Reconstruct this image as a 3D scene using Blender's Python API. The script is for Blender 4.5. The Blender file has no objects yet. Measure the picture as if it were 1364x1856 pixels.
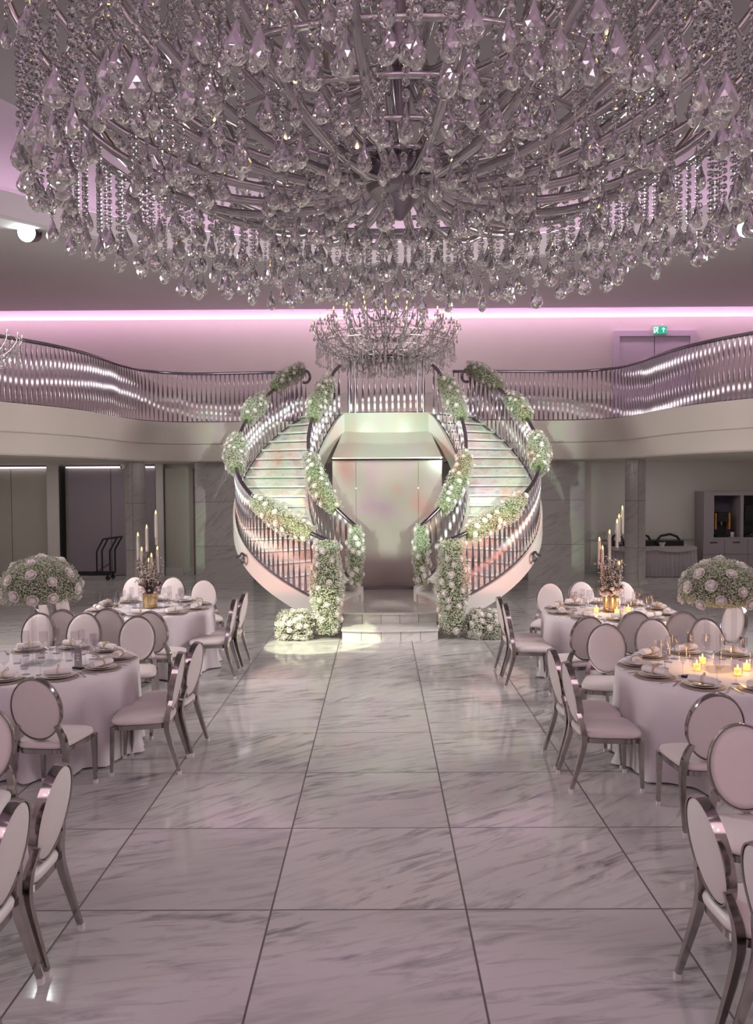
import bpy, math, random
from mathutils import Vector, Matrix
PI = math.pi
R_ = math.radians
rng = random.Random(7)
sc = bpy.context.scene
COL = sc.collection

# ------------------------------------------------------------------ camera, world, exposure
FPX, CAM_H = 1490.0, 2.33
cam_d = bpy.data.cameras.new('camera')
cam_d.sensor_fit = 'HORIZONTAL'
cam_d.sensor_width = 36.0
cam_d.lens = 36.0 * FPX / 1364.0
cam_d.clip_end = 200
cam = bpy.data.objects.new('camera', cam_d)
COL.objects.link(cam)
PITCH, YAW, ROLL = math.atan(53 / FPX), math.atan(6 / FPX), R_(0.3)
cam.matrix_world = (Matrix.Translation((0, 0, CAM_H)) @ Matrix.Rotation(YAW, 4, 'Z')
                    @ Matrix.Rotation(PI / 2 - PITCH, 4, 'X') @ Matrix.Rotation(-ROLL, 4, 'Z'))
sc.camera = cam
w = bpy.data.worlds.new('world'); sc.world = w
w.use_nodes = True
w.node_tree.nodes['Background'].inputs[0].default_value = (0.02, 0.018, 0.02, 1)
w.node_tree.nodes['Background'].inputs[1].default_value = 1.0
sc.view_settings.view_transform = 'Standard'
sc.view_settings.look = 'None'
sc.view_settings.exposure = 0.14
sc.view_settings.gamma = 1.0
sc.view_settings.use_curve_mapping = False
cy = sc.cycles
cy.max_bounces = 14; cy.diffuse_bounces = 3; cy.glossy_bounces = 4
cy.transmission_bounces = 14; cy.transparent_max_bounces = 24
cy.caustics_refractive = False; cy.caustics_reflective = False
cy.sample_clamp_indirect = 4.0
cy.sample_clamp_direct = 0.0
cy.use_denoising = True

def light(name, kind, loc, target, power, color, **kw):
    d = bpy.data.lights.new(name, kind)
    d.energy = power; d.color = color
    for k, v in kw.items(): setattr(d, k, v)
    o = bpy.data.objects.new(name, d); COL.objects.link(o)
    o.location = loc
    o.rotation_euler = (Vector(target) - Vector(loc)).to_track_quat('-Z', 'Y').to_euler()
    return o

PINK = (1.0, 0.58, 0.86)
# soft pinkish ambient fill added over the near half, no fixture there
light('near_fill', 'AREA', (0, -1.2, 6.3), (0, 1.2, 0), 350, (1.0, 0.72, 0.83), shape='RECTANGLE', size=15, size_y=4.5)
# small spots added for crystal glints, behind and beside the camera, some coloured
for k, (x_, y_) in enumerate(((-9.4, 2.0), (-9.4, 5.0), (-9.6, 8.0), (9.4, 2.0), (9.4, 5.0), (9.6, 8.0), (-6.0, -2.6), (-3.0, -3.2), (0.2, -3.4), (3.2, -3.2), (6.2, -2.6), (-7.6, 0.2), (7.8, 0.2), (-1.5, -1.8), (1.7, -1.8))):
    light('glint_spot', 'SPOT', (x_, y_, 6.5), (x_ * 0.9, y_ + 0.6, 0), 20, ((1, .93, .9), (.86, 1, .95), (1, .93, .9), (.55, .6, 1), (1, .8, .45))[k % 5], shadow_soft_size=0.05, spot_size=R_(130), spot_blend=0.4)
# two neutral side fills added to brighten the far half
light('far_fill', 'AREA', (-8.4, 9.0, 5.1), (0, 13.5, 1.5), 270, (1.0, 0.93, 0.88), shape='RECTANGLE', size=4.6, size_y=2.6, spread=R_(115))
light('far_fill', 'AREA', (8.4, 9.0, 5.1), (0, 13.5, 1.5), 270, (1.0, 0.92, 0.89), shape='RECTANGLE', size=4.6, size_y=2.6, spread=R_(115))
# pink cove of the rear wall
light('cove_light', 'AREA', (0, 20.62, 6.80), (0, 21.0, 4.0), 120, PINK, shape='RECTANGLE', size=22, size_y=0.12)
# stage profiles aimed at the staircase, crossing from both sides
def gobo(o, stops, scale, detail=2.0, half=None):
    d = o.data; d.use_nodes = True
    nt = d.node_tree; n = nt.nodes; em = n['Emission']
    tc = n.new('ShaderNodeTexCoord'); mp = n.new('ShaderNodeMapping')
    mp.inputs['Scale'].default_value = (scale, scale * 0.55, scale)
    nz = n.new('ShaderNodeTexNoise'); nz.inputs['Scale'].default_value = 1.0; nz.inputs['Detail'].default_value = detail
    cr = n.new('ShaderNodeValToRGB')
    els = cr.color_ramp.elements
    while len(els) < len(stops): els.new(0.5)
    for e, (p, c) in zip(els, stops): e.position = p; e.color = (*c, 1)
    nt.links.new(tc.outputs['Normal'], mp.inputs['Vector']); nt.links.new(mp.outputs['Vector'], nz.inputs['Vector'])
    nt.links.new(nz.outputs['Fac'], cr.inputs['Fac']); out = cr.outputs['Color']
    if half:       # framing shutters of the profile lamp: a soft-edged rectangle
        sx = n.new('ShaderNodeSeparateXYZ'); nt.links.new(tc.outputs['Normal'], sx.inputs[0])
        prev = None
        for ax_, h in zip(('X', 'Y'), half):
            d = n.new('ShaderNodeMath'); d.operation = 'DIVIDE'; nt.links.new(sx.outputs[ax_], d.inputs[0]); nt.links.new(sx.outputs['Z'], d.inputs[1])
            a = n.new('ShaderNodeMath'); a.operation = 'ABSOLUTE'; nt.links.new(d.outputs[0], a.inputs[0])
            r = n.new('ShaderNodeMapRange'); r.interpolation_type = 'SMOOTHSTEP'
            r.inputs['From Min'].default_value = h * 1.06; r.inputs['From Max'].default_value = h * 0.86; r.inputs['To Min'].default_value = 0; r.inputs['To Max'].default_value = 1
            nt.links.new(a.outputs[0], r.inputs['Value'])
            if prev is None: prev = r.outputs[0]
            else:
                q = n.new('ShaderNodeMath'); q.operation = 'MULTIPLY'; nt.links.new(prev, q.inputs[0]); nt.links.new(r.outputs[0], q.inputs[1]); prev = q.outputs[0]
        nt.links.new(prev, em.inputs['Strength'])
    nt.links.new(out, em.inputs['Color'])
for s in (-1, 1):
    g = light('stage_profile', 'SPOT', (s * 2.5, -1.5, 3.35), (0.13, 15.0, 2.48), 4000, (0.86, 1.0, 0.86), spot_size=R_(27), spot_blend=0.1, shadow_soft_size=0.06)
    gobo(g, [(0.36, (1.0, 0.55, 0.45)), (0.45, (0.75, 1.0, 0.80)), (0.56, (0.9, 1.0, 0.92)), (0.66, (0.9, 0.7, 1.0))], 34, half=(0.185, 0.091))
    p_ = light('stage_wash', 'SPOT', (s * 3.0, -1.5, 3.4), (s * 1.72 + 0.13, 13.2, 1.20), 4200, (1.0, 0.50, 0.38), spot_size=R_(10), spot_blend=0.6, shadow_soft_size=0.06)
    gobo(p_, [(0.35, (1.0, 0.42, 0.32)), (0.6, (1.0, 0.62, 0.50))], 40, half=(0.052, 0.045))
for x_, y_ in ((-8.6, 18.6), (-6.2, 19.4), (6.4, 19.2), (8.8, 18.6)):
    light('soffit_light', 'AREA', (x_, y_, 2.80), (x_, y_ + 0.5, 0), 15, (1.0, 0.93, 0.88), shape='RECTANGLE', size=1.6, size_y=1.2)
light('floor_accent', 'SPOT', (-5.2, 7.0, 6.3), (-0.85, 11.95, 0.0), 4200, (0.95, 1.0, 0.66), spot_size=R_(9.2), spot_blend=0.12, shadow_soft_size=0.03)

# ------------------------------------------------------------------ helpers
class MB:
    def __init__(self): self.v = []; self.f = []; self.m = []
    def add(self, verts, faces, M=None, mi=0):
        o = len(self.v)
        if M is None: self.v.extend(tuple(p) for p in verts)
        else: self.v.extend(tuple(M @ Vector(p)) for p in verts)
        self.f.extend(tuple(i + o for i in f) for f in faces)
        self.m.extend([mi] * len(faces))
        return self
    def box(self, x0, x1, y0, y1, z0, z1, M=None, mi=0):
        v = [(x0,y0,z0),(x1,y0,z0),(x1,y1,z0),(x0,y1,z0),(x0,y0,z1),(x1,y0,z1),(x1,y1,z1),(x0,y1,z1)]
        return self.add(v, [(0,3,2,1),(4,5,6,7),(0,1,5,4),(1,2,6,5),(2,3,7,6),(3,0,4,7)], M, mi)
    def lathe(self, prof, n=24, M=None, mi=0, cap=True):
        v = []; f = []
        for r, z in prof:
            for i in range(n):
                a = 2 * PI * i / n; v.append((r * math.cos(a), r * math.sin(a), z))
        for k in range(len(prof) - 1):
            for i in range(n):
                j = (i + 1) % n
                f.append((k*n+i, k*n+j, (k+1)*n+j, (k+1)*n+i))
        if cap:
            f.append(tuple(reversed(range(n)))); f.append(tuple((len(prof)-1)*n + i for i in range(n)))
        return self.add(v, f, M, mi)
    def tube(self, pts, r, n=8, closed=False, M=None, mi=0, up=None, sect=None, twist=None):
        """sweep a section along pts; r a number or list; sect an (x,y) outline, else a circle"""
        P = [Vector(p) for p in pts]; N = len(P)
        rs = r if isinstance(r, (list, tuple)) else [r] * N
        sec = sect or [(math.cos(2*PI*i/n), math.sin(2*PI*i/n)) for i in range(n)]
        n = len(sec); v = []; f = []
        T = []
        for i in range(N):
            a = P[(i-1) % N] if (closed or i > 0) else P[i]
            b = P[(i+1) % N] if (closed or i < N-1) else P[i]
            T.append((b - a).normalized())
        u = Vector(up) if up else (Vector((0,0,1)) if abs(T[0].z) < 0.9 else Vector((0,1,0)))
        x = T[0].cross(u)
        if x.length < 1e-5: x = Vector((1,0,0))
        x.normalize()
        for i in range(N):
            if up:
                xx = T[i].cross(Vector(up))
                if xx.length > 1e-4: x = xx.normalized()
            else:
                x = (x - T[i] * x.dot(T[i])).normalized()
            y = x.cross(T[i]).normalized()
            tw = twist[i] if twist else 0.0
            ct, st = math.cos(tw), math.sin(tw)
            for a, b in sec:
                aa, bb = a*ct - b*st, a*st + b*ct
                v.append(P[i] + x * aa * rs[i] + y * bb * rs[i])
        for k in range(N if closed else N - 1):
            k2 = (k + 1) % N
            for i in range(n):
                j = (i + 1) % n
                f.append((k*n+i, k*n+j, k2*n+j, k2*n+i))
        if not closed:
            f.append(tuple(reversed(range(n)))); f.append(tuple((N-1)*n + i for i in range(n)))
        return self.add(v, f, M, mi)
    def prism(self, poly, z0, z1, M=None, mi=0):
        n = len(poly)
        v = [(x, y, z0) for x, y in poly] + [(x, y, z1) for x, y in poly]
        f = [tuple(reversed(range(n))), tuple(range(n, 2*n))] + [(i, (i+1) % n, n+(i+1) % n, n+i) for i in range(n)]
        return self.add(v, f, M, mi)
    def rings(self, rings, M=None, mi=0, cap=(True, True)):
        n = len(rings[0]); v = [p for r in rings for p in r]; f = []
        for k in range(len(rings)-1):
            for i in range(n):
                j = (i+1) % n; f.append((k*n+i, k*n+j, (k+1)*n+j, (k+1)*n+i))
        if cap[0]: f.append(tuple(reversed(range(n))))
        if cap[1]: f.append(tuple((len(rings)-1)*n + i for i in range(n)))
        return self.add(v, f, M, mi)
    def grid(self, rows, M=None, mi=0):
        n = len(rows[0]); v = [p for r in rows for p in r]; f = []
        for k in range(len(rows)-1):
            for i in range(n-1): f.append((k*n+i, k*n+i+1, (k+1)*n+i+1, (k+1)*n+i))
        return self.add(v, f, M, mi)
    def mesh(self, name, mats, smooth=None):
        me = bpy.data.meshes.new(name)
        me.from_pydata(self.v, [], self.f)
        for m in (mats if isinstance(mats, (list, tuple)) else [mats]): me.materials.append(m)
        if any(self.m): me.polygons.foreach_set('material_index', self.m)
        if smooth:
            me.shade_smooth(); me.set_sharp_from_angle(angle=R_(smooth))
        me.update()
        return me
def link(name, me, parent=None, loc=None, rot=None):
    o = bpy.data.objects.new(name, me); COL.objects.link(o)
    if parent: o.parent = parent
    if loc: o.location = loc
    if rot: o.rotation_euler = rot
    return o
def obj(name, mb, mats, parent=None, smooth=None, loc=None, rot=None):
    return link(name, mb.mesh(name, mats, smooth), parent, loc, rot)
def tag(o, label, cat, group=None, kind=None):
    o['label'] = label; o['category'] = cat
    if group: o['group'] = group
    if kind: o['kind'] = kind
    return o
def thing(name, label, cat, loc=(0,0,0), rz=0.0, group=None):
    o = bpy.data.objects.new(name, None); COL.objects.link(o)
    o.location = loc; o.rotation_euler = (0, 0, rz); o.empty_display_size = 0.2
    return tag(o, label, cat, group)
def struct(name, mb, m, smooth=None):
    o = obj(name, mb, m, None, smooth); o['kind'] = 'structure'; return o
def dup(root, loc, rz, label=None, group=None):
    r = root.copy(); COL.objects.link(r); r.location = loc; r.rotation_euler = (0, 0, rz)
    if label: r['label'] = label
    if group: r['group'] = group
    for ch in list(root.children):
        c = ch.copy(); COL.objects.link(c); c.parent = r
        for g in list(ch.children):
            d = g.copy(); COL.objects.link(d); d.parent = c
    return r
def in_frame(x, y, z, m=0):
    if y < 0.3: return False
    px = 688 + FPX * x / y; py = 875 + FPX * (CAM_H - z) / y
    return -m < px < 1364 + m and -m < py < 1856 + m

# ------------------------------------------------------------------ materials
def mat(name, col, rough=0.5, metal=0.0, trans=0.0, ior=1.45, emit=None, es=0.0, spec=None, sheen=0, coat=0, sss=0):
    m = bpy.data.materials.new(name); m.use_nodes = True
    b = m.node_tree.nodes['Principled BSDF']; i = b.inputs
    i['Base Color'].default_value = (*col, 1); i['Roughness'].default_value = rough
    i['Metallic'].default_value = metal; i['Transmission Weight'].default_value = trans; i['IOR'].default_value = ior
    if emit: i['Emission Color'].default_value = (*emit, 1); i['Emission Strength'].default_value = es
    if spec is not None: i['Specular IOR Level'].default_value = spec
    if coat: i['Coat Weight'].default_value = coat; i['Coat Roughness'].default_value = 0.05
    return m
def vary(m, amount=0.12, scale=6.0, bump=0.0, bscale=80.0):
    """a little procedural unevenness of tone (and of surface)"""
    nt = m.node_tree; n = nt.nodes; b = n['Principled BSDF']
    tc = n.new('ShaderNodeTexCoord'); nz = n.new('ShaderNodeTexNoise')
    nz.inputs['Scale'].default_value = scale; nz.inputs['Detail'].default_value = 4
    nt.links.new(tc.outputs['Object'], nz.inputs['Vector'])
    c = list(b.inputs['Base Color'].default_value)
    mx = n.new('ShaderNodeMix'); mx.data_type = 'RGBA'
    mx.inputs['A'].default_value = [max(0, x * (1 - amount)) for x in c[:3]] + [1]
    mx.inputs['B'].default_value = [min(1, x * (1 + amount)) for x in c[:3]] + [1]
    nt.links.new(nz.outputs['Fac'], mx.inputs['Factor']); nt.links.new(mx.outputs['Result'], b.inputs['Base Color'])
    if bump:
        n2 = n.new('ShaderNodeTexNoise'); n2.inputs['Scale'].default_value = bscale
        nt.links.new(tc.outputs['Object'], n2.inputs['Vector'])
        bp = n.new('ShaderNodeBump'); bp.inputs['Strength'].default_value = bump; bp.inputs['Distance'].default_value = 0.01
        nt.links.new(n2.outputs['Fac'], bp.inputs['Height']); nt.links.new(bp.outputs['Normal'], b.inputs['Normal'])
    return m

def marble(name, light_c, dark_c, rough, tile=None, off=(0, 0), grout=(0.16, 0.14, 0.15), grout_w=0.006, vein=1.0, axis='XY', joints=None):
    m = bpy.data.materials.new(name); m.use_nodes = True
    nt = m.node_tree; n = nt.nodes; L = nt.links.new; b = n['Principled BSDF']
    b.inputs['Roughness'].default_value = rough
    def math_(op, a, c=None):
        k = n.new('ShaderNodeMath'); k.operation = op
        for i, q in enumerate((a, c)):
            if q is None: continue
            if isinstance(q, (int, float)): k.inputs[i].default_value = q
            else: L(q, k.inputs[i])
        return k.outputs[0]
    tc = n.new('ShaderNodeTexCoord'); sx = n.new('ShaderNodeSeparateXYZ'); L(tc.outputs['Object'], sx.inputs[0])
    A, B = {'XY': ('X', 'Y'), 'XZ': ('X', 'Z'), 'YZ': ('Y', 'Z')}[axis]
    ax, ay = sx.outputs[A], sx.outputs[B]
    tw, th = tile if tile else (3.0, 3.0)
    u = math_('DIVIDE', math_('SUBTRACT', ax, off[0]), tw); v = math_('DIVIDE', math_('SUBTRACT', ay, off[1]), th)
    cid = n.new('ShaderNodeCombineXYZ'); L(math_('FLOOR', u), cid.inputs[0]); L(math_('FLOOR', v), cid.inputs[1])
    wn = n.new('ShaderNodeTexWhiteNoise'); wn.noise_dimensions = '3D'; L(cid.outputs[0], wn.inputs['Vector'])
    sc_ = n.new('ShaderNodeSeparateColor'); L(wn.outputs['Color'], sc_.inputs[0])
    ang = math_('MULTIPLY_ADD', sc_.outputs[0], 0.75); ang.node.inputs[2].default_value = 0.12
    flat = n.new('ShaderNodeCombineXYZ'); L(ax, flat.inputs[0]); L(ay, flat.inputs[1]); L(math_('MULTIPLY', sc_.outputs[1], 37.0), flat.inputs[2])
    vr = n.new('ShaderNodeVectorRotate'); vr.rotation_type = 'Z_AXIS'; L(flat.outputs[0], vr.inputs['Vector']); L(math_('MULTIPLY', ang, -1.0), vr.inputs['Angle'])
    mp = n.new('ShaderNodeMapping'); mp.inputs['Scale'].default_value = (1.5, 7.5, 1.0); L(vr.outputs[0], mp.inputs['Vector'])
    nz = n.new('ShaderNodeTexNoise'); nz.inputs['Scale'].default_value = 1.6; nz.inputs['Detail'].default_value = 7; nz.inputs['Roughness'].default_value = 0.62; nz.inputs['Distortion'].default_value = 0.7
    L(mp.outputs[0], nz.inputs['Vector'])
    cr = n.new('ShaderNodeValToRGB'); e = cr.color_ramp.elements
    e[0].position = 0.48; e[0].color = (0, 0, 0, 1); e[1].position = 0.70; e[1].color = (1, 1, 1, 1)
    L(nz.outputs['Fac'], cr.inputs['Fac'])
    # broad cloudy bands gate the streaks
    mp2 = n.new('ShaderNodeMapping'); mp2.inputs['Scale'].default_value = (0.6, 1.7, 1.0); L(vr.outputs[0], mp2.inputs['Vector'])
    nz2 = n.new('ShaderNodeTexNoise'); nz2.inputs['Scale'].default_value = 1.3; nz2.inputs['Detail'].default_value = 3; L(mp2.outputs[0], nz2.inputs['Vector'])
    gate = n.new('ShaderNodeMapRange'); gate.inputs['From Min'].default_value = 0.40; gate.inputs['From Max'].default_value = 0.62
    gate.inputs['To Min'].default_value = 0.30; gate.inputs['To Max'].default_value = 1.0; L(nz2.outputs['Fac'], gate.inputs['Value'])
    fac = math_('MULTIPLY', math_('MULTIPLY', cr.outputs['Color'], gate.outputs[0]), vein)
    mx = n.new('ShaderNodeMix'); mx.data_type = 'RGBA'; mx.inputs['A'].default_value = (*light_c, 1); mx.inputs['B'].default_value = (*dark_c, 1)
    L(fac, mx.inputs['Factor'])
    tone = n.new('ShaderNodeHueSaturation'); L(mx.outputs['Result'], tone.inputs['Color'])
    tv = math_('MULTIPLY_ADD', sc_.outputs[2], 0.14); tv.node.inputs[2].default_value = 0.93; L(tv, tone.inputs['Value'])
    out = tone.outputs['Color']
    if tile:
        def edge(q, t):
            fr = math_('FRACT', q); d = math_('MINIMUM', fr, math_('SUBTRACT', 1.0, fr)); return math_('MULTIPLY', d, t)
        d = math_('MINIMUM', edge(u, tw), edge(v, th))
        g = math_('LESS_THAN', d, grout_w)
        m2 = n.new('ShaderNodeMix'); m2.data_type = 'RGBA'; L(g, m2.inputs['Factor']); L(out, m2.inputs['A']); m2.inputs['B'].default_value = (*grout, 1)
        out = m2.outputs['Result']
        rr = math_('MULTIPLY_ADD', g, 0.4); rr.node.inputs[2].default_value = rough; L(rr, b.inputs['Roughness'])
    L(out, b.inputs['Base Color'])
    return m

M_FLOOR = marble('floor_marble', (0.66, 0.64, 0.63), (0.19, 0.18, 0.21), 0.085, tile=(1.063, 1.063), off=(-0.603, 4.41), grout_w=0.0055)
M_STONE = marble('wall_marble', (0.62, 0.60, 0.57), (0.34, 0.32, 0.31), 0.3, tile=(5.0, 1.05), off=(0, -0.2), grout_w=0.004, axis='XZ', vein=0.8)
M_STEPST = marble('step_marble', (0.78, 0.76, 0.73), (0.45, 0.43, 0.42), 0.15, tile=(0.29, 5.0), off=(0.01, -1), grout_w=0.004, axis='XZ', vein=0.6)
M_PODIUM = marble('podium_marble', (0.80, 0.78, 0.75), (0.5, 0.48, 0.46), 0.10, vein=0.5)
M_PLASTER = vary(mat('plaster', (0.70, 0.65, 0.62), 0.75), 0.04, 2.0)
M_FASCIA = vary(mat('fascia_plaster', (0.74, 0.69, 0.62), 0.55), 0.03, 2.0)
M_CEIL = vary(mat('ceiling_plaster', (0.64, 0.63, 0.65), 0.7), 0.03, 1.0)
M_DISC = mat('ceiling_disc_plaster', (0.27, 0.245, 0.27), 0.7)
M_COVE = mat('cove_plaster', (0.80, 0.74, 0.80), 0.8)
M_DOORL = vary(mat('beige_door', (0.52, 0.49, 0.44), 0.5), 0.04, 3)
M_DOORD = vary(mat('mauve_door', (0.30, 0.25, 0.29), 0.5), 0.04, 3)
M_UPDOOR = mat('lilac_door', (0.66, 0.58, 0.68), 0.5)
M_LED = mat('pink_led', (1, 0.6, 0.9), 0.5, emit=(1.0, 0.62, 0.90), es=4.5)
M_LEDC = mat('cove_led', (1, 0.6, 0.9), 0.5, emit=(1.0, 0.62, 0.90), es=26.0)
M_LEDW = mat('white_led', (1, 0.9, 0.95), 0.5, emit=(1.0, 0.88, 0.90), es=2.2)
M_CHROME = mat('chrome', (0.43, 0.39, 0.39), 0.13, 1.0)
M_STEEL = mat('rail_steel', (0.30, 0.28, 0.31), 0.16, 1.0)
M_BALU = mat('polished_steel', (0.36, 0.33, 0.37), 0.34, 1.0)
M_LEATHER = vary(mat('white_leather', (0.80, 0.71, 0.71), 0.42), 0.03, 20, 0.05, 160)
M_CAP = mat('white_cap', (0.85, 0.80, 0.80), 0.5)
M_CLOTH = vary(mat('white_cloth', (0.82, 0.76, 0.80), 0.85), 0.03, 8, 0.08, 120)
M_NAPKIN = vary(mat('napkin_cloth', (0.88, 0.80, 0.80), 0.85), 0.03, 30)
M_PORC = mat('porcelain', (0.86, 0.81, 0.80), 0.15)
M_CHARGER = vary(mat('charger_lace', (0.40, 0.32, 0.28), 0.45), 0.6, 90, 0.8, 90)
M_GOLD = mat('gold', (0.75, 0.55, 0.26), 0.22, 1.0)
M_RAFFIA = mat('raffia', (0.62, 0.50, 0.36), 0.7)
M_CUTL = mat('cutlery_steel', (0.50, 0.46, 0.46), 0.4, 0.8)
def thin_glass(name, tint, refl, rough=0.03):
    """a thin clear wall: light passes straight on, the surface reflects towards grazing angles"""
    m = bpy.data.materials.new(name); m.use_nodes = True
    nt = m.node_tree; n = nt.nodes; n.remove(n['Principled BSDF'])
    tr, gl, lw, mr, mx = n.new('ShaderNodeBsdfTransparent'), n.new('ShaderNodeBsdfGlossy'), n.new('ShaderNodeLayerWeight'), n.new('ShaderNodeMapRange'), n.new('ShaderNodeMixShader')
    tr.inputs[0].default_value = (*tint, 1); gl.inputs['Color'].default_value = (0.95, 0.95, 0.97, 1); gl.inputs['Roughness'].default_value = rough
    lw.inputs['Blend'].default_value = 0.35
    mr.inputs['From Min'].default_value = 0.25; mr.inputs['To Min'].default_value = refl; mr.inputs['To Max'].default_value = 0.32
    nt.links.new(lw.outputs['Facing'], mr.inputs['Value']); nt.links.new(mr.outputs[0], mx.inputs[0])
    nt.links.new(tr.outputs[0], mx.inputs[1]); nt.links.new(gl.outputs[0], mx.inputs[2])
    nt.links.new(mx.outputs[0], n['Material Output'].inputs[0])
    return m
M_GLASS = thin_glass('clear_glass', (0.95, 0.945, 0.955), 0.03)
M_ACRYL = thin_glass('acrylic', (0.95, 0.95, 0.95), 0.05)
M_CRYST = mat('crystal', (0.97, 0.98, 0.98), 0.0, 0, 0.93, 1.58)
M_ARM = mat('glass_arm', (0.60, 0.58, 0.60), 0.14, 0.9)
M_HUB = mat('hub_metal', (0.34, 0.31, 0.34), 0.3, 0.9)
M_BULB = mat('amber_filament', (1, 0.7, 0.3), 0.4, emit=(1.0, 0.55, 0.14), es=7.0)
M_CANDLE = mat('candle_wax', (0.80, 0.72, 0.68), 0.6)
M_FLAME = mat('flame', (1, 0.7, 0.2), 0.5, emit=(1.0, 0.55, 0.10), es=8.0)
M_TEA = mat('tealight_glow', (1, 0.6, 0.25), 0.5, emit=(1.0, 0.42, 0.08), es=2.2)
M_PETAL = mat('rose_petal', (0.92, 0.86, 0.83), 0.6)
M_BLOSS = mat('gypsophila_white', (0.72, 0.73, 0.62), 0.7)
M_GREEN = vary(mat('stem_green', (0.27, 0.33, 0.17), 0.8), 0.35, 40)
M_BLACK = mat('black_metal', (0.02, 0.02, 0.022), 0.4, 0.2)
M_RUBBER = mat('black_rubber', (0.03, 0.03, 0.03), 0.7)
M_DRIED = mat('dried_flower', (0.62, 0.52, 0.46), 0.8)
M_DTWIG = mat('dark_twig', (0.10, 0.07, 0.06), 0.8)
M_BLUSH = mat('blush_petal', (0.80, 0.62, 0.60), 0.7)
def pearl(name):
    """pearly white mottled with coral and lilac patches"""
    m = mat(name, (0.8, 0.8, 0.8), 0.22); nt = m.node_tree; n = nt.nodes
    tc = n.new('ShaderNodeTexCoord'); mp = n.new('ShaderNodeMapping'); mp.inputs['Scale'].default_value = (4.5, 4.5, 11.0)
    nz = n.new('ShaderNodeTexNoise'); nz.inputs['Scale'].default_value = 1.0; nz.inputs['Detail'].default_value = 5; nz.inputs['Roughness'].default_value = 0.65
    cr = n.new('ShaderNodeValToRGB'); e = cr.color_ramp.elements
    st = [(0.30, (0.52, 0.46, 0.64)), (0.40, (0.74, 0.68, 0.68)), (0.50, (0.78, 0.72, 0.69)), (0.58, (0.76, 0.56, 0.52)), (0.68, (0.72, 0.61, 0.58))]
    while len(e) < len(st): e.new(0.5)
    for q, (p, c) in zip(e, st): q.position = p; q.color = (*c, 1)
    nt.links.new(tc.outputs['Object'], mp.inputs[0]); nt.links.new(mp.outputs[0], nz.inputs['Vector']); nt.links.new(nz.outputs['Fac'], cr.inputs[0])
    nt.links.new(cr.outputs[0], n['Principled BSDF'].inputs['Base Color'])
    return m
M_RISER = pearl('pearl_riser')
M_TREAD = mat('tread_stone', (0.84, 0.83, 0.80), 0.25)
M_STRING = mat('stringer_white', (0.74, 0.70, 0.67), 0.35)
M_GLOSS = mat('gloss_panel', (0.50, 0.40, 0.39), 0.06, 0.0, coat=1.0)
M_CANOPY = mat('canopy_cream', (0.66, 0.66, 0.58), 0.12, 0.0, coat=0.8)
M_SPOT = mat('spot_lens', (1, 1, 1), 0.3, emit=(0.95, 1.0, 0.97), es=45.0)
M_SIGN = mat('sign_green', (0.02, 0.45, 0.25), 0.4, emit=(0.02, 0.60, 0.32), es=0.45)
M_SIGNW = mat('sign_white', (0.9, 1, 0.95), 0.4, emit=(0.8, 1.0, 0.88), es=0.9)
M_CAB = mat('cabinet_mauve', (0.36, 0.31, 0.34), 0.45)
M_NICHE = mat('niche_dark', (0.13, 0.11, 0.16), 0.6)
M_ORANGE = mat('orange_plastic', (0.55, 0.22, 0.04), 0.4)
M_SKIRT = vary(mat('skirt_cloth', (0.46, 0.41, 0.44), 0.85), 0.05, 6)
M_SCREEN = mat('lit_display', (1, 0.8, 0.7), 0.4, emit=(1.0, 0.75, 0.6), es=1.6)
# ------------------------------------------------------------------ room shell
K = 1.059
XC = 0.14
SOF, SLAB, RAIL = 2.83, 3.71, 4.81
CEIL_Z = 6.6
HX, Y0, YB = 11.0, -4.0, 21.0
struct('floor', MB().box(-HX, HX, Y0, YB + 0.6, -0.2, 0.0), M_FLOOR)
wb = MB().box(-HX, HX, YB, YB + 0.25, 0, 6.49)
struct('wall_back', wb, M_PLASTER)
struct('wall_cove', MB().box(-HX, HX, YB + 0.62, YB + 0.8, 6.2, 8.0), M_COVE)
struct('wall_left', MB().box(-HX - 0.2, -HX, Y0, YB + 0.8, 0, 9.5), M_PLASTER)
struct('wall_right', MB().box(HX, HX + 0.2, Y0, YB + 0.8, 0, 9.5), M_PLASTER)
struct('wall_front', MB().box(-HX, HX, Y0 - 0.2, Y0, 0, 9.5), M_PLASTER)
# LED line lying on top of the rear wall, behind its edge
tag(obj('led_strip', MB().box(-HX + 0.05, HX - 0.05, YB + 0.30, YB + 0.34, 6.40, 6.43), M_LEDC), 'long pink led strip hidden in the cove above the rear wall', 'light')
# ceiling with a round opening, its fascia, ledge and dome
DC, DR = (0.2, 8.4), 7.95
n = 96
cm = MB()
ring = [(DC[0] + DR * math.cos(2*PI*i/n), DC[1] + DR * math.sin(2*PI*i/n)) for i in range(n)]
def to_rect(i):
    a = 2*PI*i/n; c, s = math.cos(a), math.sin(a)
    t = min(((HX - DC[0]) if c > 0 else (HX + DC[0])) / max(abs(c), 1e-6), ((20.35 - DC[1]) if s > 0 else (DC[1] - Y0)) / max(abs(s), 1e-6))
    return (DC[0] + c*t, DC[1] + s*t)
outer = [to_rect(i) for i in range(n)]
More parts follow.
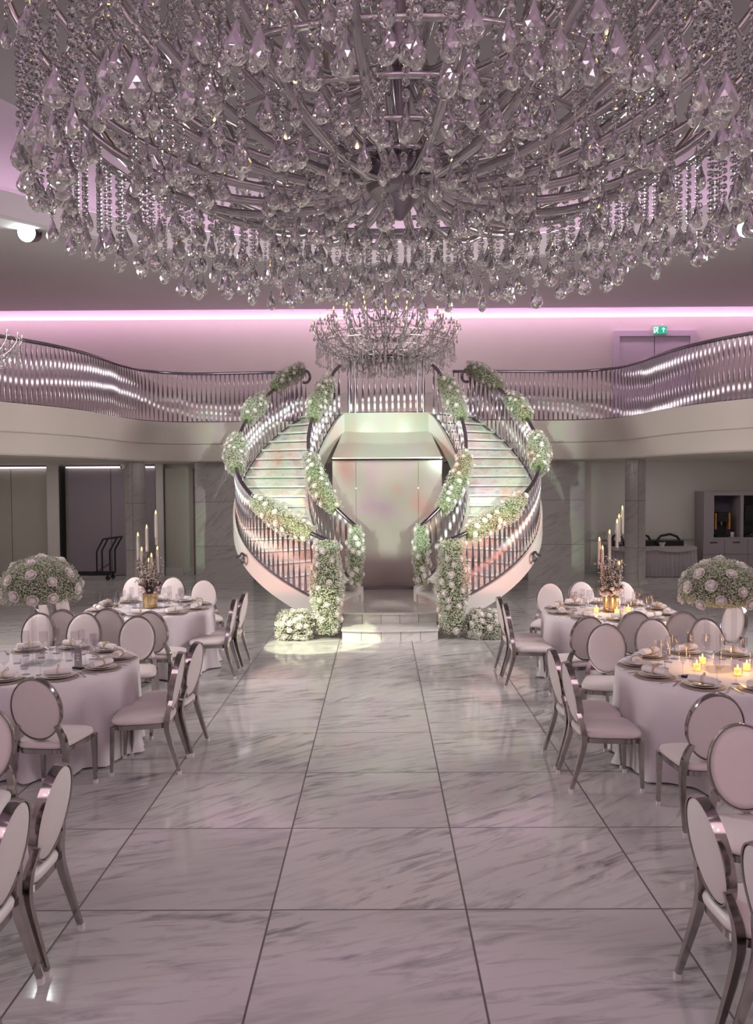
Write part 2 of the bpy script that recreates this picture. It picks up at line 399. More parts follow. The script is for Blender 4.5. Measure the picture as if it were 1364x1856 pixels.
# put the rectangle's corners in exactly
for cx_, cy_ in ((HX, 20.35), (-HX, 20.35), (HX, Y0), (-HX, Y0)):
    k = min(range(n), key=lambda i: (outer[i][0]-cx_)**2 + (outer[i][1]-cy_)**2); outer[k] = (cx_, cy_)
cm.rings([[(x, y, CEIL_Z + 0.25) for x, y in outer], [(x, y, CEIL_Z) for x, y in outer], [(x, y, CEIL_Z) for x, y in ring], [(DC[0]+(x-DC[0])*0.992, DC[1]+(y-DC[1])*0.992, CEIL_Z+0.03) for x, y in ring]], cap=(False, False))
struct('ceiling', cm, M_CEIL)
dm = MB()
def circ(r, z): return [(DC[0] + r*math.cos(2*PI*i/n), DC[1] + r*math.sin(2*PI*i/n), z) for i in range(n)]
dm.rings([circ(DR - 0.07, CEIL_Z + 0.03), circ(DR - 0.10, CEIL_Z + 0.42), circ(DR - 0.02, CEIL_Z + 0.45), circ(DR + 0.45, CEIL_Z + 0.40),
          circ(DR + 0.50, CEIL_Z + 0.7), circ(DR + 0.2, CEIL_Z + 1.2), circ(DR - 0.8, CEIL_Z + 1.75), circ(DR - 2.4, CEIL_Z + 2.2), circ(DR - 4.5, CEIL_Z + 2.5), circ(0.3, CEIL_Z + 2.65)], cap=(False, True))
dome = struct('ceiling_dome', dm, M_COVE, 40)
lm = MB(); lm.tube([(DC[0] + (DR+0.12)*math.cos(2*PI*i/n), DC[1] + (DR+0.12)*math.sin(2*PI*i/n), CEIL_Z + 0.475) for i in range(n)], 0.022, 6, closed=True)
tag(obj('led_ring', lm, M_LED), 'glowing pink led ring in the round ceiling recess', 'light')

rf = MB(); RR_ = 5.45
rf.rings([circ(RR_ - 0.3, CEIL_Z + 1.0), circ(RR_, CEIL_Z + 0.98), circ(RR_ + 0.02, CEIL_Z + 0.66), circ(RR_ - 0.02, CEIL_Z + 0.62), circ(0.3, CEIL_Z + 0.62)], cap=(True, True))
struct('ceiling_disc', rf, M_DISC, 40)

# ------------------------------------------------------------------ gallery
half = [(-11.0, 9.2), (-7.6, 11.2), (-6.75, 12.6), (-6.25, 13.75), (-5.81, 14.6), (-5.52, 15.5), (-5.38, 16.45), (-5.30, 17.25), (-5.05, 18.05), (-4.5, 18.48), (-3.9, 18.56), (-3.2, 18.5), (-2.3, 18.4), (-1.62, 18.4)]
def smooth_path(p, sub=6):
    out = []
    P = [Vector((*q, 0)) if len(q) == 2 else Vector(q) for q in p]
    for i in range(len(P) - 1):
        a, b, c, d = P[max(i-1, 0)], P[i], P[i+1], P[min(i+2, len(P)-1)]
        for k in range(sub):
            t = k / sub
            out.append(0.5 * ((2*b) + (c-a)*t + (2*a-5*b+4*c-d)*t*t + (3*b-a-3*c+d)*t**3))
    out.append(P[-1]); return out
edgeL = smooth_path(half, 6)
edgeR = [Vector((0.0 - p.x + 0.02, p.y, 0)) for p in edgeL]
def side(s): return edgeL if s < 0 else edgeR
A1 = R_(142)
def hel(s, a, r): return Vector((XC + s * r * math.sin(a), 15.14 - r * math.cos(a), 0))
ROUT, RIN = 2.75, 1.44
top_out = [hel(s, A1, ROUT + 0.06) for s in (-1, 1)]
top_in = [hel(s, A1, RIN - 0.02) for s in (-1, 1)]
front = [top_out[0], top_in[0], Vector((XC - 0.84, 16.3, 0)), Vector((XC + 0.84, 16.3, 0)), top_in[1], top_out[1]]
path = list(edgeL) + front + list(reversed(edgeR))
def offset(p, d):
    q = []
    for i in range(len(p)):
        t = p[min(i+1, len(p)-1)] - p[max(i-1, 0)]
        t = t.normalized(); q.append(p[i] + Vector((-t.y, t.x, 0)) * d)   # to the rear
    return q
gal = MB()
nb = len(path)
back = [Vector((p.x if abs(p.x) < 10.9 else math.copysign(HX, p.x), YB, 0)) for p in path]
inn = offset(path, 0.07)
def row(p, z): return [(q.x, q.y, z) for q in p]
gal.grid([row(back, SLAB), row(path, SLAB), row(path, SLAB - 0.48), row(inn, SLAB - 0.50), row(inn, SOF + 0.03), row(offset(path, 0.10), SOF), row(back, SOF)])
g_ = struct('gallery_slab', gal, M_FASCIA, 40)

# ------------------------------------------------------------------ lower rear wall: doors, panels, columns
def panel(name, x0, x1, y0, y1, z0, z1, m, label=None, cat=None, kind=None, bev=None):
    o = obj(name, MB().box(x0, x1, y0, y1, z0, z1), m)
    if kind: o['kind'] = kind
    if label: tag(o, label, cat)
    return o
# broad beige double door, mauve double door and slim beige door to the left
def ppx(px, Y): return (px - 688) * Y / FPX
yd = YB - 0.06
def door(n_, xa, xb, m, seam=None, handle=None):
    e = bpy.data.objects.new('door_%d' % n_, None); COL.objects.link(e); e['kind'] = 'structure'; e.location = ((xa+xb)/2, yd, 0)
    mid = (xa + xb) / 2
    cuts = [xa] + (seam or []) + [xb]
    for i in range(len(cuts) - 1):
        obj('door_leaf', MB().box(cuts[i] + 0.008 - mid, cuts[i+1] - 0.008 - mid, -0.05, 0.05, 0.01, 2.72), m, e)
    return e
door(1, -10.8, ppx(-6, YB), M_DOORL)
door(2, ppx(-5, YB), ppx(92, YB), M_DOORL, [ppx(23, YB)])
door(3, ppx(124, YB), ppx(284, YB), M_DOORD, [ppx(203, YB)])
door(4, ppx(300, YB), ppx(352, YB), M_DOORL)
struct('trim_1', MB().box(ppx(94, YB), ppx(115, YB), YB - 0.35, YB, 0, SOF), M_PLASTER)
struct('trim_2', MB().box(ppx(115, YB), ppx(118, YB), YB - 0.30, YB, 0, SOF - 0.05), M_BLACK)
struct('trim_3', MB().box(ppx(286, YB), ppx(299, YB), YB - 0.2, YB, 0, SOF), M_PLASTER)
for a, b, t in ((-30, 92, 'beige'), (124, 222, 'mauve'), (262, 284, 'slim')):
    e = thing('led_batten', {'beige': 'thin white light batten above the beige double doors', 'mauve': 'thin white light batten above the mauve doors behind the trolley', 'slim': 'short white light batten just behind the marble column by the trolley'}[t], 'light', (ppx((a+b)/2, YB), YB - 0.16, 2.74))
    hw = (ppx(b, YB) - ppx(a, YB)) / 2
    obj('diffuser', MB().box(-hw, hw, -0.015, 0.015, 0, 0.035), M_LEDW, e)
    for q in (-1, 1):
        obj('end_cap', MB().box(min(q*hw, q*(hw+.03)), max(q*hw, q*(hw+.03)), -0.018, 0.018, -0.004, 0.039), M_BLACK, e)
    obj('housing', MB().box(-hw, hw, -0.02, 0.02, 0.035, 0.09), M_DOORD, e)
struct('baseboard_left', MB().box(ppx(300, YB), ppx(352, YB), YB - 0.14, YB - 0.112, 0, 0.2), M_STONE)
# marble piers either side of the stairs
for nm, x0, x1 in (('trim_4', -4.36, -3.0), ('trim_5', 3.50, 4.83)):
    struct(nm, MB().box(x0, x1, 19.4, YB, 0, SOF), M_STONE)
struct('baseboard_right', MB().box(4.85, HX, YB - 0.03, YB, 0, 0.2), M_STONE)
struct('trim_6', MB().box(4.85, 9.0, YB - 0.03, YB, 0.83, 1.06), M_STONE)
# the round-cornered marble columns
def column(x, y, lab):
    e = thing('marble_column', lab, 'column', (x, y, 0))
    m = MB(); m.lathe([(0.225, 0.11), (0.225, SOF - 0.02)], 28)
    obj('shaft', m, M_STONE, e, 40)
    b = MB(); b.lathe([(0.30, 0), (0.30, 0.05), (0.275, 0.07), (0.265, 0.10), (0.235, 0.115)], 28)
    obj('base', b, M_STONE, e, 40)
column(-5.50, 18.5, 'grey marble column under the gallery beside the black trolley')
column(5.74, 18.5, 'grey marble column under the gallery beside the skirted buffet table')

# upper gallery wall: marble band, double door, exit sign
struct('trim_7', MB().box(-HX, ppx(1112, YB), YB - 0.03, YB, 4.42, 4.62), M_STONE)
struct('trim_8', MB().box(ppx(1256, YB), HX, YB - 0.03, YB, 4.42, 4.62), M_STONE)
xa, xb = ppx(1118, YB), ppx(1246, YB)
e = bpy.data.objects.new('door_5', None); COL.objects.link(e); e['kind'] = 'structure'; e.location = ((xa+xb)/2, YB, SLAB)
hw = (xb - xa) / 2
obj('door_leaf', MB().box(-hw + 0.02, -0.01, -0.05, 0, 0.01, 2.27), M_UPDOOR, e)
obj('door_leaf', MB().box(0.01, hw - 0.02, -0.05, 0, 0.01, 2.27), M_UPDOOR, e)
fr = MB(); fr.box(-hw - 0.12, -hw + 0.01, -0.10, 0, 0, 2.279); fr.box(hw - 0.01, hw + 0.14, -0.10, 0, 0, 2.279); fr.box(-hw - 0.12, hw + 0.14, -0.10, 0, 2.28, 2.42)
obj('door_frame', fr, M_UPDOOR, e)
# exit sign: running figure with doorway on the left, arrow up on the right
ex = thing('exit_sign', 'green lit emergency exit sign above the upper double door', 'sign', (ppx(1190, YB), YB - 0.10, 6.05))
obj('housing', MB().box(-0.17, 0.17, -0.02, 0.08, -0.03, 0.21), M_PLASTER, ex)
obj('face_plate', MB().box(-0.165, 0.165, -0.034, -0.021, -0.005, 0.175), M_SIGN, ex)
pic = MB(); y_a, y_b = -0.040, -0.035
def bar(x0, z0, x1, z1, w_):
    d = Vector((x1-x0, z1-z0)); L_ = d.length; nx, nz_ = -d.y/L_*w_/2, d.x/L_*w_/2
    q = [(x0+nx, z0+nz_), (x0-nx, z0-nz_), (x1-nx, z1-nz_), (x1+nx, z1+nz_)]
    pic.add([(a, y_a, b) for a, b in q] + [(a, y_b, b) for a, b in q], [(0,1,2,3), (7,6,5,4), (0,4,5,1), (1,5,6,2), (2,6,7,3), (3,7,4,0)])
bar(-0.15, 0.015, -0.15, 0.155, 0.02); bar(-0.15, 0.15, -0.06, 0.15, 0.014); bar(-0.06, 0.155, -0.06, 0.10, 0.014)
bar(-0.095, 0.055, -0.085, 0.115, 0.03); bar(-0.09, 0.06, -0.125, 0.045, 0.014); bar(-0.125, 0.045, -0.13, 0.015, 0.013); bar(-0.09, 0.06, -0.065, 0.04, 0.014); bar(-0.065, 0.04, -0.055, 0.015, 0.013)
bar(-0.085, 0.11, -0.055, 0.085, 0.012); bar(-0.085, 0.11, -0.12, 0.09, 0.012); bar(-0.083, 0.13, -0.071, 0.13, 0.016)
obj('pictogram', pic, M_SIGNW, ex)
pic = MB()
bar(0.085, 0.03, 0.085, 0.125, 0.018); bar(0.05, 0.10, 0.087, 0.14, 0.017); bar(0.12, 0.10, 0.083, 0.14, 0.017)
obj('arrow', pic, M_SIGNW, ex)
obj('status_lamp', MB().lathe([(0.012, 0.21), (0.012, 0.225), (0.004, 0.23)], 8, Matrix.Translation((0.07, 0, 0))), M_SIGNW, ex)

# ------------------------------------------------------------------ railings
NSEG = 14
def bar_mesh(h, name='baluster'):
    m = MB(); sect = [(-0.5, -0.09), (0.5, -0.09), (0.5, 0.09), (-0.5, 0.09)]
    zs = [h * i / NSEG for i in range(NSEG + 1)]
    m.tube([(0, 0, z) for z in zs], [0.044] * (NSEG + 1), sect=sect, up=(0, 1, 0), twist=[PI * i / NSEG for i in range(NSEG + 1)])
    return m.mesh(name, M_BALU, 30)
def walk(path, step):
    out = []; acc = step * 0.5
    for i in range(len(path) - 1):
        d = path[i+1] - path[i]; L_ = math.hypot(d.x, d.y)
        while acc <= L_:
            out.append((path[i] + d * (acc / L_), math.atan2(d.y, d.x))); acc += step
        acc -= L_
    return out
def railing(name, label, floor_path, rail_path, step, bar_h, tw0=0.0, top_extra=None, parent=None):
    """floor_path / rail_path: matching 3-D polylines; with a parent the railing is a part of it"""
    o = Vector(floor_path[0])
    if parent:
        e = bpy.data.objects.new(name, None); COL.objects.link(e); e.parent = parent; e.location = o - parent.location
        e['label'] = label
    else: e = thing(name, label, 'railing', tuple(o))
    rp = [p - o for p in rail_path]
    hr = MB(); hr.tube(rp, 0.034, 10)
    if top_extra:
        for t in top_extra: hr.tube([p - o for p in t], 0.030, 8)
    obj('handrail', hr, M_STEEL, e, 50)
    br = MB(); br.tube([p - o + Vector((0, 0, 0.012)) for p in floor_path], 0.014, 6); obj('base_rail', br, M_STEEL, e, 50)
    me = bar_mesh(bar_h)
    for p, a in walk(floor_path, step):
        b = link('baluster', me, e, tuple(p - o), (0, 0, a + tw0))
    return e
def at_z(p, z): return [Vector((q.x, q.y, z)) for q in p]
for s, nm in ((-1, 'left'), (1, 'right')):
    p = offset(side(s), 0.09 if s < 0 else -0.09)
    p = [q for q in p if q.y > 12.6 or abs(q.x) < 6.9]
    p = [q for q in p if abs(q.x) <= 7.3]
    lab = 'long curved gallery railing of twisted steel bars on the %s, %s' % (('left', 'meeting the small side chandelier') if s < 0 else ('right', 'below the exit sign'))
    railing('gallery_railing', lab, at_z(p, SLAB), at_z(p, RAIL), 0.108, RAIL - SLAB - 0.02, 0.9)
# landing railing between the stair heads
lp = [Vector((XC - 0.76, 16.36, SLAB)), Vector((XC + 0.76, 16.36, SLAB))]
lr = railing('landing_railing', 'short straight railing of twisted bars on the landing between the two stairs', lp, [q + Vector((0, 0, 1.10)) for q in lp], 0.118, 1.08, 0.4)
for q in (0.02, 0.14, 1.38, 1.50):
    m = MB(); m.tube([(q, 0, 0), (q, 0, 1.12)], 0.024, 10); obj('newel_post', m, M_BALU, lr, 50)

# ------------------------------------------------------------------ staircases
PZ = 0.33
NST = 19
RISE = (SLAB - PZ) / NST
TAB = [(16, .33), (22, .43), (40, .77), (55, 1.09), (70, 1.43), (85, 1.86), (100, 2.39), (120, 3.04), (142, 3.70)]
TABI = [(16, .45), (22, .58), (40, .92), (55, 1.25), (70, 1.66), (85, 2.02), (100, 2.40), (120, 3.03), (142, 3.70)]
def interp(t, x):
    for (a, b), (c, d) in zip(t, t[1:]):
        if x <= c: return b + (d - b) * (x - a) / (c - a)
    return t[-1][1]
def inv(z):
    for (a, b), (c, d) in zip(TAB, TAB[1:]):
        if z <= d: return a + (c - a) * (z - b) / (d - b)
    return TAB[-1][0]
def smoothtab(t):
    def f(x):
        return sum(interp(t, min(142, max(16, x + k))) * wgt for k, wgt in ((-8, .15), (-4, .2), (0, .3), (4, .2), (8, .15)))
    return f
SF, SFI = smoothtab(TAB), smoothtab(TABI)
SR0, SR1 = 1.50, 2.66
for s, nm in ((-1, 'left'), (1, 'right')):
    e = thing('curved_staircase', 'white curved staircase sweeping up on the %s, its pearly risers lit %s' % (nm, 'beside the trolley side' if s < 0 else 'beside the buffet side'), 'staircase', (XC, 15.14, 0))
    o = Vector((XC, 15.14, 0))
    edges = [inv(PZ + (k + 0.35) * RISE) for k in range(NST)] + [144]
    def arc(a0, a1, r, k=5): return [hel(s, R_(a0 + (a1 - a0) * i / k), r) - o for i in range(k + 1)]
    for k in range(NST):
        a0, a1 = edges[k], edges[k+1]
        zt = PZ + (k + 1) * RISE
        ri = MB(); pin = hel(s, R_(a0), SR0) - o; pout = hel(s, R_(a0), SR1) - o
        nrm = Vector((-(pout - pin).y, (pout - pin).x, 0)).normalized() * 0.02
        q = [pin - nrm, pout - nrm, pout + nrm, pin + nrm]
        ri.add([(p.x, p.y, zt - RISE) for p in q] + [(p.x, p.y, zt - 0.048) for p in q], [(0,3,2,1), (4,5,6,7), (0,1,5,4), (1,2,6,5), (2,3,7,6), (3,0,4,7)])  # riser stops short; the open slot is shaped as the nosing's shadow line
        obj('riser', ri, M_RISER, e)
        tr = MB(); po = arc(a0 - 1.9, a1, SR1 + 0.01); pi = arc(a0 - 3.2, a1, SR0 - 0.01)
        poly = [(p.x, p.y) for p in po] + [(p.x, p.y) for p in reversed(pi)]
        tr.prism(poly, zt - 0.035, zt); obj('tread', tr, M_TREAD, e)
    def stringer(rA, rB, f, drop, lift, a_start):
        m = MB(); rows = []
        N_ = 48
        rr = [[], [], [], []]
        for i in range(N_ + 1):
            a = a_start + (143 - a_start) * i / N_
            z = f(a); zl = max(0.0 if drop > 0.0 else PZ, z - drop)
            A_, B_ = hel(s, R_(a), rA) - o, hel(s, R_(a), rB) - o
            rr[0].append((A_.x, A_.y, zl)); rr[1].append((B_.x, B_.y, zl)); rr[2].append((B_.x, B_.y, z + lift)); rr[3].append((A_.x, A_.y, z + lift))
        m.grid([rr[0], rr[1], rr[2], rr[3], rr[0]])
        for i in (0, N_):
            m.add([rr[k][i] for k in range(4)], [(0,1,2,3)])
        return m
    obj('outer_stringer', stringer(2.66, 2.80, SF, 0.25, 0.06, 18), M_STRING, e, 40)
    obj('inner_stringer', stringer(1.37, 1.51, SFI, 0.34, 0.05, 18), M_STRING, e, 40)
    so = MB(); ra, rb = [], []
    for i in range(49):
        a = 18 + (143 - 18) * i / 48
        zl = max(0.02, SF(a) - 0.24); zi = max(0.02, min(SFI(a), SF(a) + .2) - 0.33)
        A_, B_ = hel(s, R_(a), 2.70) - o, hel(s, R_(a), 1.45) - o
        ra.append((A_.x, A_.y, zl)); rb.append((B_.x, B_.y, zi))
    so.grid([ra, rb]); obj('soffit', so, M_STRING, e, 40)
    # outer and inner railings
    angs = [20 + (142 - 20) * i / 60 for i in range(61)]
    fp = [hel(s, R_(a), ROUT) + Vector((0, 0, SF(a) + 0.06)) for a in angs]
    rp = [q + Vector((0, 0, 0.99)) for q in fp]
    # scroll at the stair head
    c0 = rp[-1]; dr = (rp[-1] - rp[-4]); dr.z = 0; dr.normalize()
    curl = [c0 + dr * (0.13 * math.sin(t)) + Vector((0, 0, -0.13 + 0.13 * math.cos(t))) for t in [i * 0.35 for i in range(11)]]
    foot0 = [Vector((fp[0].x, fp[0].y, PZ)), rp[0]]
    k0 = fp[6]; tq = (fp[8] - fp[4]); tq.z = 0; tq.normalize()
    side_l = 'left' if s < 0 else 'right'
    railing('outer_railing', 'outer railing of twisted steel bars', fp, rp, 0.112, 0.97, 0.5, [curl, foot0], e)
    angi = [23 + (141 - 23) * i / 50 for i in range(51)]
    fpi = [hel(s, R_(a), RIN) + Vector((0, 0, SFI(a) + 0.05)) for a in angi]
    rpi = [q + Vector((0, 0, 0.97)) for q in fpi]
    foot1 = [Vector((fpi[0].x, fpi[0].y, PZ)), rpi[0]]
    c1 = rpi[-1]
    railing('inner_railing', 'inner railing of twisted steel bars', fpi, rpi, 0.115, 0.95, 0.5, [foot1], e)
    # wall-side scrolls below the rails
    cu = MB(); q0 = hel(s, R_(58), 2.86) - o; tg = (hel(s, R_(62), 2.86) - hel(s, R_(54), 2.86)).normalized()
    zc = SF(58) - 0.02
    cu.tube([q0 + tg * (0.16 - 0.02 * k) * (1 if k == 0 else 0) + tg * (0.10 * math.cos(k * 0.5) * (1 - k * 0.035)) + Vector((0, 0, zc - 0.06 + 0.10 * math.sin(k * 0.5) * (1 - k * 0.035))) for k in range(13)], 0.022, 6)
    obj('rail_scroll', cu, M_STEEL, e, 50)

# ------------------------------------------------------------------ podium, canopy, gloss doors
def seg(r, w_, y_end, k=24):
    a1 = math.asin(min(0.999, w_ / r)); pts = []
    for i in range(k + 1):
        a = -a1 + 2 * a1 * i / k; pts.append((XC + r * math.sin(a), 15.14 - r * math.cos(a)))
    return pts + [(XC + w_, y_end), (XC - w_, y_end)]
pod = thing('entry_podium', 'round marble podium of two shallow steps between the staircases', 'steps', (0, 0, 0))
st = MB(); st.prism(seg(3.12, 0.71, 15.2), 0, 0.165 - 0.025); obj('lower_step', st, M_STEPST, pod)
st = MB(); st.prism(seg(3.15, 0.72, 15.2), 0.165 - 0.025, 0.165); obj('lower_tread', st, M_PODIUM, pod)
st = MB(); st.prism(seg(2.56, 0.76, 15.3), 0.165, PZ - 0.025); obj('upper_step', st, M_STEPST, pod)
st = MB(); st.prism(seg(2.59, 0.77, 15.34), PZ - 0.025, PZ); obj('platform_top', st, M_PODIUM, pod)
# gloss panelled niche
ni = thing('panelled_niche', 'tall glossy blush panels of the niche under the landing', 'panel', (XC, 15.35, PZ))
for a, b in ((-1.02, -0.585), (-0.58, 0.58), (0.585, 1.02)):
    obj('gloss_panel', MB().box(a, b, 0, 0.05, 0.0, 2.42), M_GLOSS, ni)
obj('niche_body', MB().box(-1.02, 1.02, 0.055, 0.9, 0.0, 2.425), M_STRING, ni)
obj('kick_strip', MB().box(-0.72, 0.72, -0.03, 0.0, 0.0, 0.05), M_STEEL, ni)
for q in (-0.58, 0.58):
    obj('handle', MB().lathe([(0.012, 0), (0.012, 0.03)], 8, Matrix.Translation((q, 0.0, 1.9)) @ Matrix.Rotation(PI/2, 4, 'X')), M_SIGNW, ni)  # emissive white: a glow put into the handles' material
ca = thing('landing_canopy', 'glossy cream sloping canopy below the landing', 'canopy', (XC, 15.3, 2.76))
m = MB()
m.add([(-1.02, 0, 0), (1.02, 0, 0), (0.84, 1.0, 0.55), (-0.84, 1.0, 0.55), (-1.02, 0, 0.04), (1.02, 0, 0.04), (0.86, 0.96, 0.58), (-0.86, 0.96, 0.58)],
      [(0,3,2,1), (4,5,6,7), (0,1,5,4), (1,2,6,5), (2,3,7,6), (3,0,4,7)])
obj('sloping_panel', m, M_CANOPY, ca)
m = MB(); rows = []
for z in (0.55, 0.95):
    rows.append([(x, 0.97 - 0.05 * (1 - (x / 0.86) ** 2), z) for x in [-0.86 + 1.72 * i / 16 for i in range(17)]])
m.grid(rows); m.box(-0.86, 0.86, 0.975, 1.0, 0.55, 0.95)
obj('front_panel', m, M_CANOPY, ca, 40)
m = MB(); m.tube([(-1.03, -0.02, 0.0), (1.03, -0.02, 0.0)], 0.018, 6); obj('edge_strip', m, M_STEEL, ca)
# two small floor spots at the podium's edge
for s in (-1, 1):
    f = thing('floor_spotlight', 'tiny white floor spotlight at the %s foot of the podium stairs' % ('left' if s < 0 else 'right'), 'light', (XC + s * 0.80, 13.2, PZ), 0, 'podium spotlights')
    obj('housing', MB().lathe([(0.05, 0), (0.05, 0.04), (0.035, 0.06)], 12), M_STEEL, f)
    obj('lens', MB().lathe([(0.033, 0.061), (0.033, 0.066)], 12), mat('spot_bulb', (1,1,1), 0.3, emit=(1, .95, .85), es=25), f)
    light('podium_glow', 'POINT', (XC + s * 0.80, 13.15, PZ + 0.13), (0, 0, 0), 6, (1, 0.75, 0.6), shadow_soft_size=0.03)
# ------------------------------------------------------------------ far furniture: trolley, buffet, cabinets
tr = thing('trolley', 'black steel chair trolley parked beside the marble column', 'trolley', (-6.95, 20.0, 0))
m = MB(); m.box(-0.60, 0.42, -0.22, -0.17, 0.13, 0.18); m.box(-0.60, 0.42, 0.17, 0.22, 0.13, 0.18)
for x in (-0.55, -0.1, 0.38): m.box(x - 0.02, x + 0.02, -0.2, 0.2, 0.135, 0.175)
obj('base_frame', m, M_BLACK, tr)
m = MB()
for y in (-0.19, 0.19):
    m.tube([(0.42, y, 0.15), (0.42, y, 0.72), (0.60, y, 1.04)], 0.021, 8)
    m.tube([(0.10, y, 0.15), (0.10, y, 0.70), (0.26, y, 1.0)], 0.021, 8)
    m.tube([(0.26, y, 1.0), (0.60, y, 1.04)], 0.021, 8)
m.tube([(0.60, -0.19, 1.04), (0.60, 0.19, 1.04)], 0.021, 8); m.tube([(0.26, -0.19, 1.0), (0.26, 0.19, 1.0)], 0.021, 8)
m.tube([(0.10, -0.19, 0.2), (0.42, -0.19, 0.42)], 0.012, 6)
obj('push_handle', m, M_BLACK, tr, 50)
for x, y in ((-0.5, -0.19), (-0.5, 0.19), (0.36, -0.19), (0.36, 0.19)):
    c = obj('caster', MB().box(-0.02, 0.02, -0.03, 0.03, 0.07, 0.13), M_BLACK, tr, None, (x, y, 0))
    wv = MB(); wv.lathe([(0.02, -0.018), (0.052, -0.018), (0.055, 0), (0.052, 0.018), (0.02, 0.018)], 16, Matrix.Translation((0, 0, 0.055)) @ Matrix.Rotation(PI/2, 4, 'X'))
    obj('wheel', wv, M_RUBBER, c, 40)

bt = thing('buffet_table', 'long buffet table in a pleated mauve skirt below the marble band', 'table', (6.8, 20.35, 0))
obj('tabletop', MB().box(-1.18, 0.88, -0.40, 0.40, 0.70, 0.745), M_SKIRT, bt)
per = []
def rect_path(x0, x1, y0, y1, k=130):
    L_ = [(x0, y1), (x0, y0), (x1, y0), (x1, y1)]; out = []
    tot = 0; segs = []
    for a, b in zip(L_, L_[1:]): segs.append((a, b, math.dist(a, b))); tot += segs[-1][2]
    for i in range(k + 1):
        d = tot * i / k
        for a, b, l in segs:
            if d <= l + 1e-9: out.append((a[0]+(b[0]-a[0])*d/l, a[1]+(b[1]-a[1])*d/l)); break
            d -= l
    return out
rp_ = rect_path(-1.17, 0.87, -0.39, 0.39, 260)
rows = []
for z, amp in ((0.70, 0.006), (0.5, 0.016), (0.2, 0.026), (0.012, 0.032)):
    r_ = []
    for i, (x, y) in enumerate(rp_):
        d = 0.01 + amp * (1 + math.sin(i * 0.9 + 0.6 * math.sin(i * 0.21)))
        nx, ny = (-1, 0) if x < -1.16 else ((1, 0) if x > 0.86 else (0, -1))
        r_.append((x + nx*d, y + ny*d, z))
    rows.append(r_)
m = MB(); m.grid(rows); obj('pleated_skirt', m, M_SKIRT, bt, 60)
sw = MB(); srow = []
for k in range(2):
    srow.append([(x, y - 0.05, 0.735 - k * (0.06 + 0.07 * abs(math.sin(PI * (x + 1.17) / 1.02)))) for x, y in [(-1.18 + 2.06 * i / 60, -0.40) for i in range(61)]])
sw.grid(srow); obj('swag', sw, M_SKIRT, bt, 60)
# black chafing things on the buffet
def tray(x, lab, w_=0.28):
    e = thing('warming_tray', lab, 'tray', (6.8 + x, 20.3, 0.745), 0, 'black trays on the buffet')
    obj('body', MB().box(-w_, w_, -0.2, 0.2, 0.0, 0.13), M_BLACK, e)
    m_ = MB(); m_.tube([(-w_*0.8, 0, 0.13), (-w_*0.5, 0, 0.24), (w_*0.2, 0, 0.28), (w_*0.7, 0, 0.22), (w_*0.9, 0, 0.13)], 0.03, 8)
    obj('lid', m_, M_RUBBER, e, 40)
tray(-0.95, 'black tray at the buffet end near the marble column', 0.16)
tray(-0.35, 'black tray in the middle of the buffet table', 0.25)
tray(0.30, 'larger black tray at the buffet end near the cabinets', 0.33)
for k, (x, lab) in enumerate(((-0.68, 'white cup left between the black trays on the buffet'), (0.08, 'white bowl beside the larger black tray on the buffet'))):
    tag(obj('cup', MB().lathe([(0.05, 0), (0.085, 0.10), (0.08, 0.10), (0.045, 0.012)], 16), M_PORC, None, 40, (6.8 + x, 20.05, 0.746)), lab, 'cup')

# coffee cabinets at the right edge
cx0, cx1, cyf = 8.02, 10.6, 20.35
cab = thing('coffee_cabinet', 'pale tall cabinet with two dark open niches for coffee machines', 'cabinet', (cx0, cyf, 0))
W = cx1 - cx0
m = MB(); z0, z1, zt = 0.93, 1.97, 2.07
m.box(0, W, 0.02, 0.6, 0.0, z0 - 0.04)
n1a, n1b, n2a = 0.25, 0.90, 0.98; n2b = n2a + 0.75
m.box(0, n1a, 0.02, 0.6, z0 - 0.04, zt); m.box(n1b, n2a, 0.02, 0.6, z0 - 0.04, zt); m.box(n2b, W, 0.02, 0.6, z0 - 0.04, zt)
m.box(n1a, n1b, 0.02, 0.6, z1, zt); m.box(n2a, n2b, 0.02, 0.6, z1, zt)
m.box(n1a, n1b, 0.02, 0.6, z0 - 0.04, z0); m.box(n2a, n2b, 0.02, 0.6, z0 - 0.04, z0)
obj('carcass', m, M_CAB, cab)
for a, b in ((n1a, n1b), (n2a, n2b)): obj('niche_lining', MB().box(a + .002, b - .002, 0.55, 0.595, z0, z1), M_NICHE, cab)
for a, b in ((-0.02, 0.5), (0.51, 1.08), (1.09, 1.66)):
    d = obj('drawer', MB().box(a, b, 0.0, 0.02, 0.52, z0 - 0.06), M_CAB, cab)
    obj('handle', MB().box((a+b)/2 - 0.09, (a+b)/2 + 0.09, -0.015, 0.0, 0.80, 0.82), M_BLACK, d)
    obj('cupboard_door', MB().box(a, b, 0.0, 0.02, 0.05, 0.51), M_CAB, cab)
cmn = thing('coffee_machine', 'small black coffee machine with orange side panels in a niche', 'coffee machine', (cx0 + 0.50, cyf + 0.3, z0))
m = MB(); m.box(-0.15, 0.15, -0.05, 0.2, 0, 0.62); m.box(-0.15, 0.15, -0.2, -0.05, 0, 0.05); m.box(-0.13, 0.13, -0.2, -0.05, 0.38, 0.62)
obj('body', m, M_BLACK, cmn)
for a, b in ((-0.19, -0.15), (0.15, 0.19)): obj('side_panel', MB().box(a, b, -0.2, 0.2, 0.2, 0.60), M_ORANGE, cmn)
obj('spout', MB().lathe([(0.02, 0.30), (0.03, 0.38)], 10, Matrix.Translation((0, -0.13, 0))), M_CHROME, cmn)
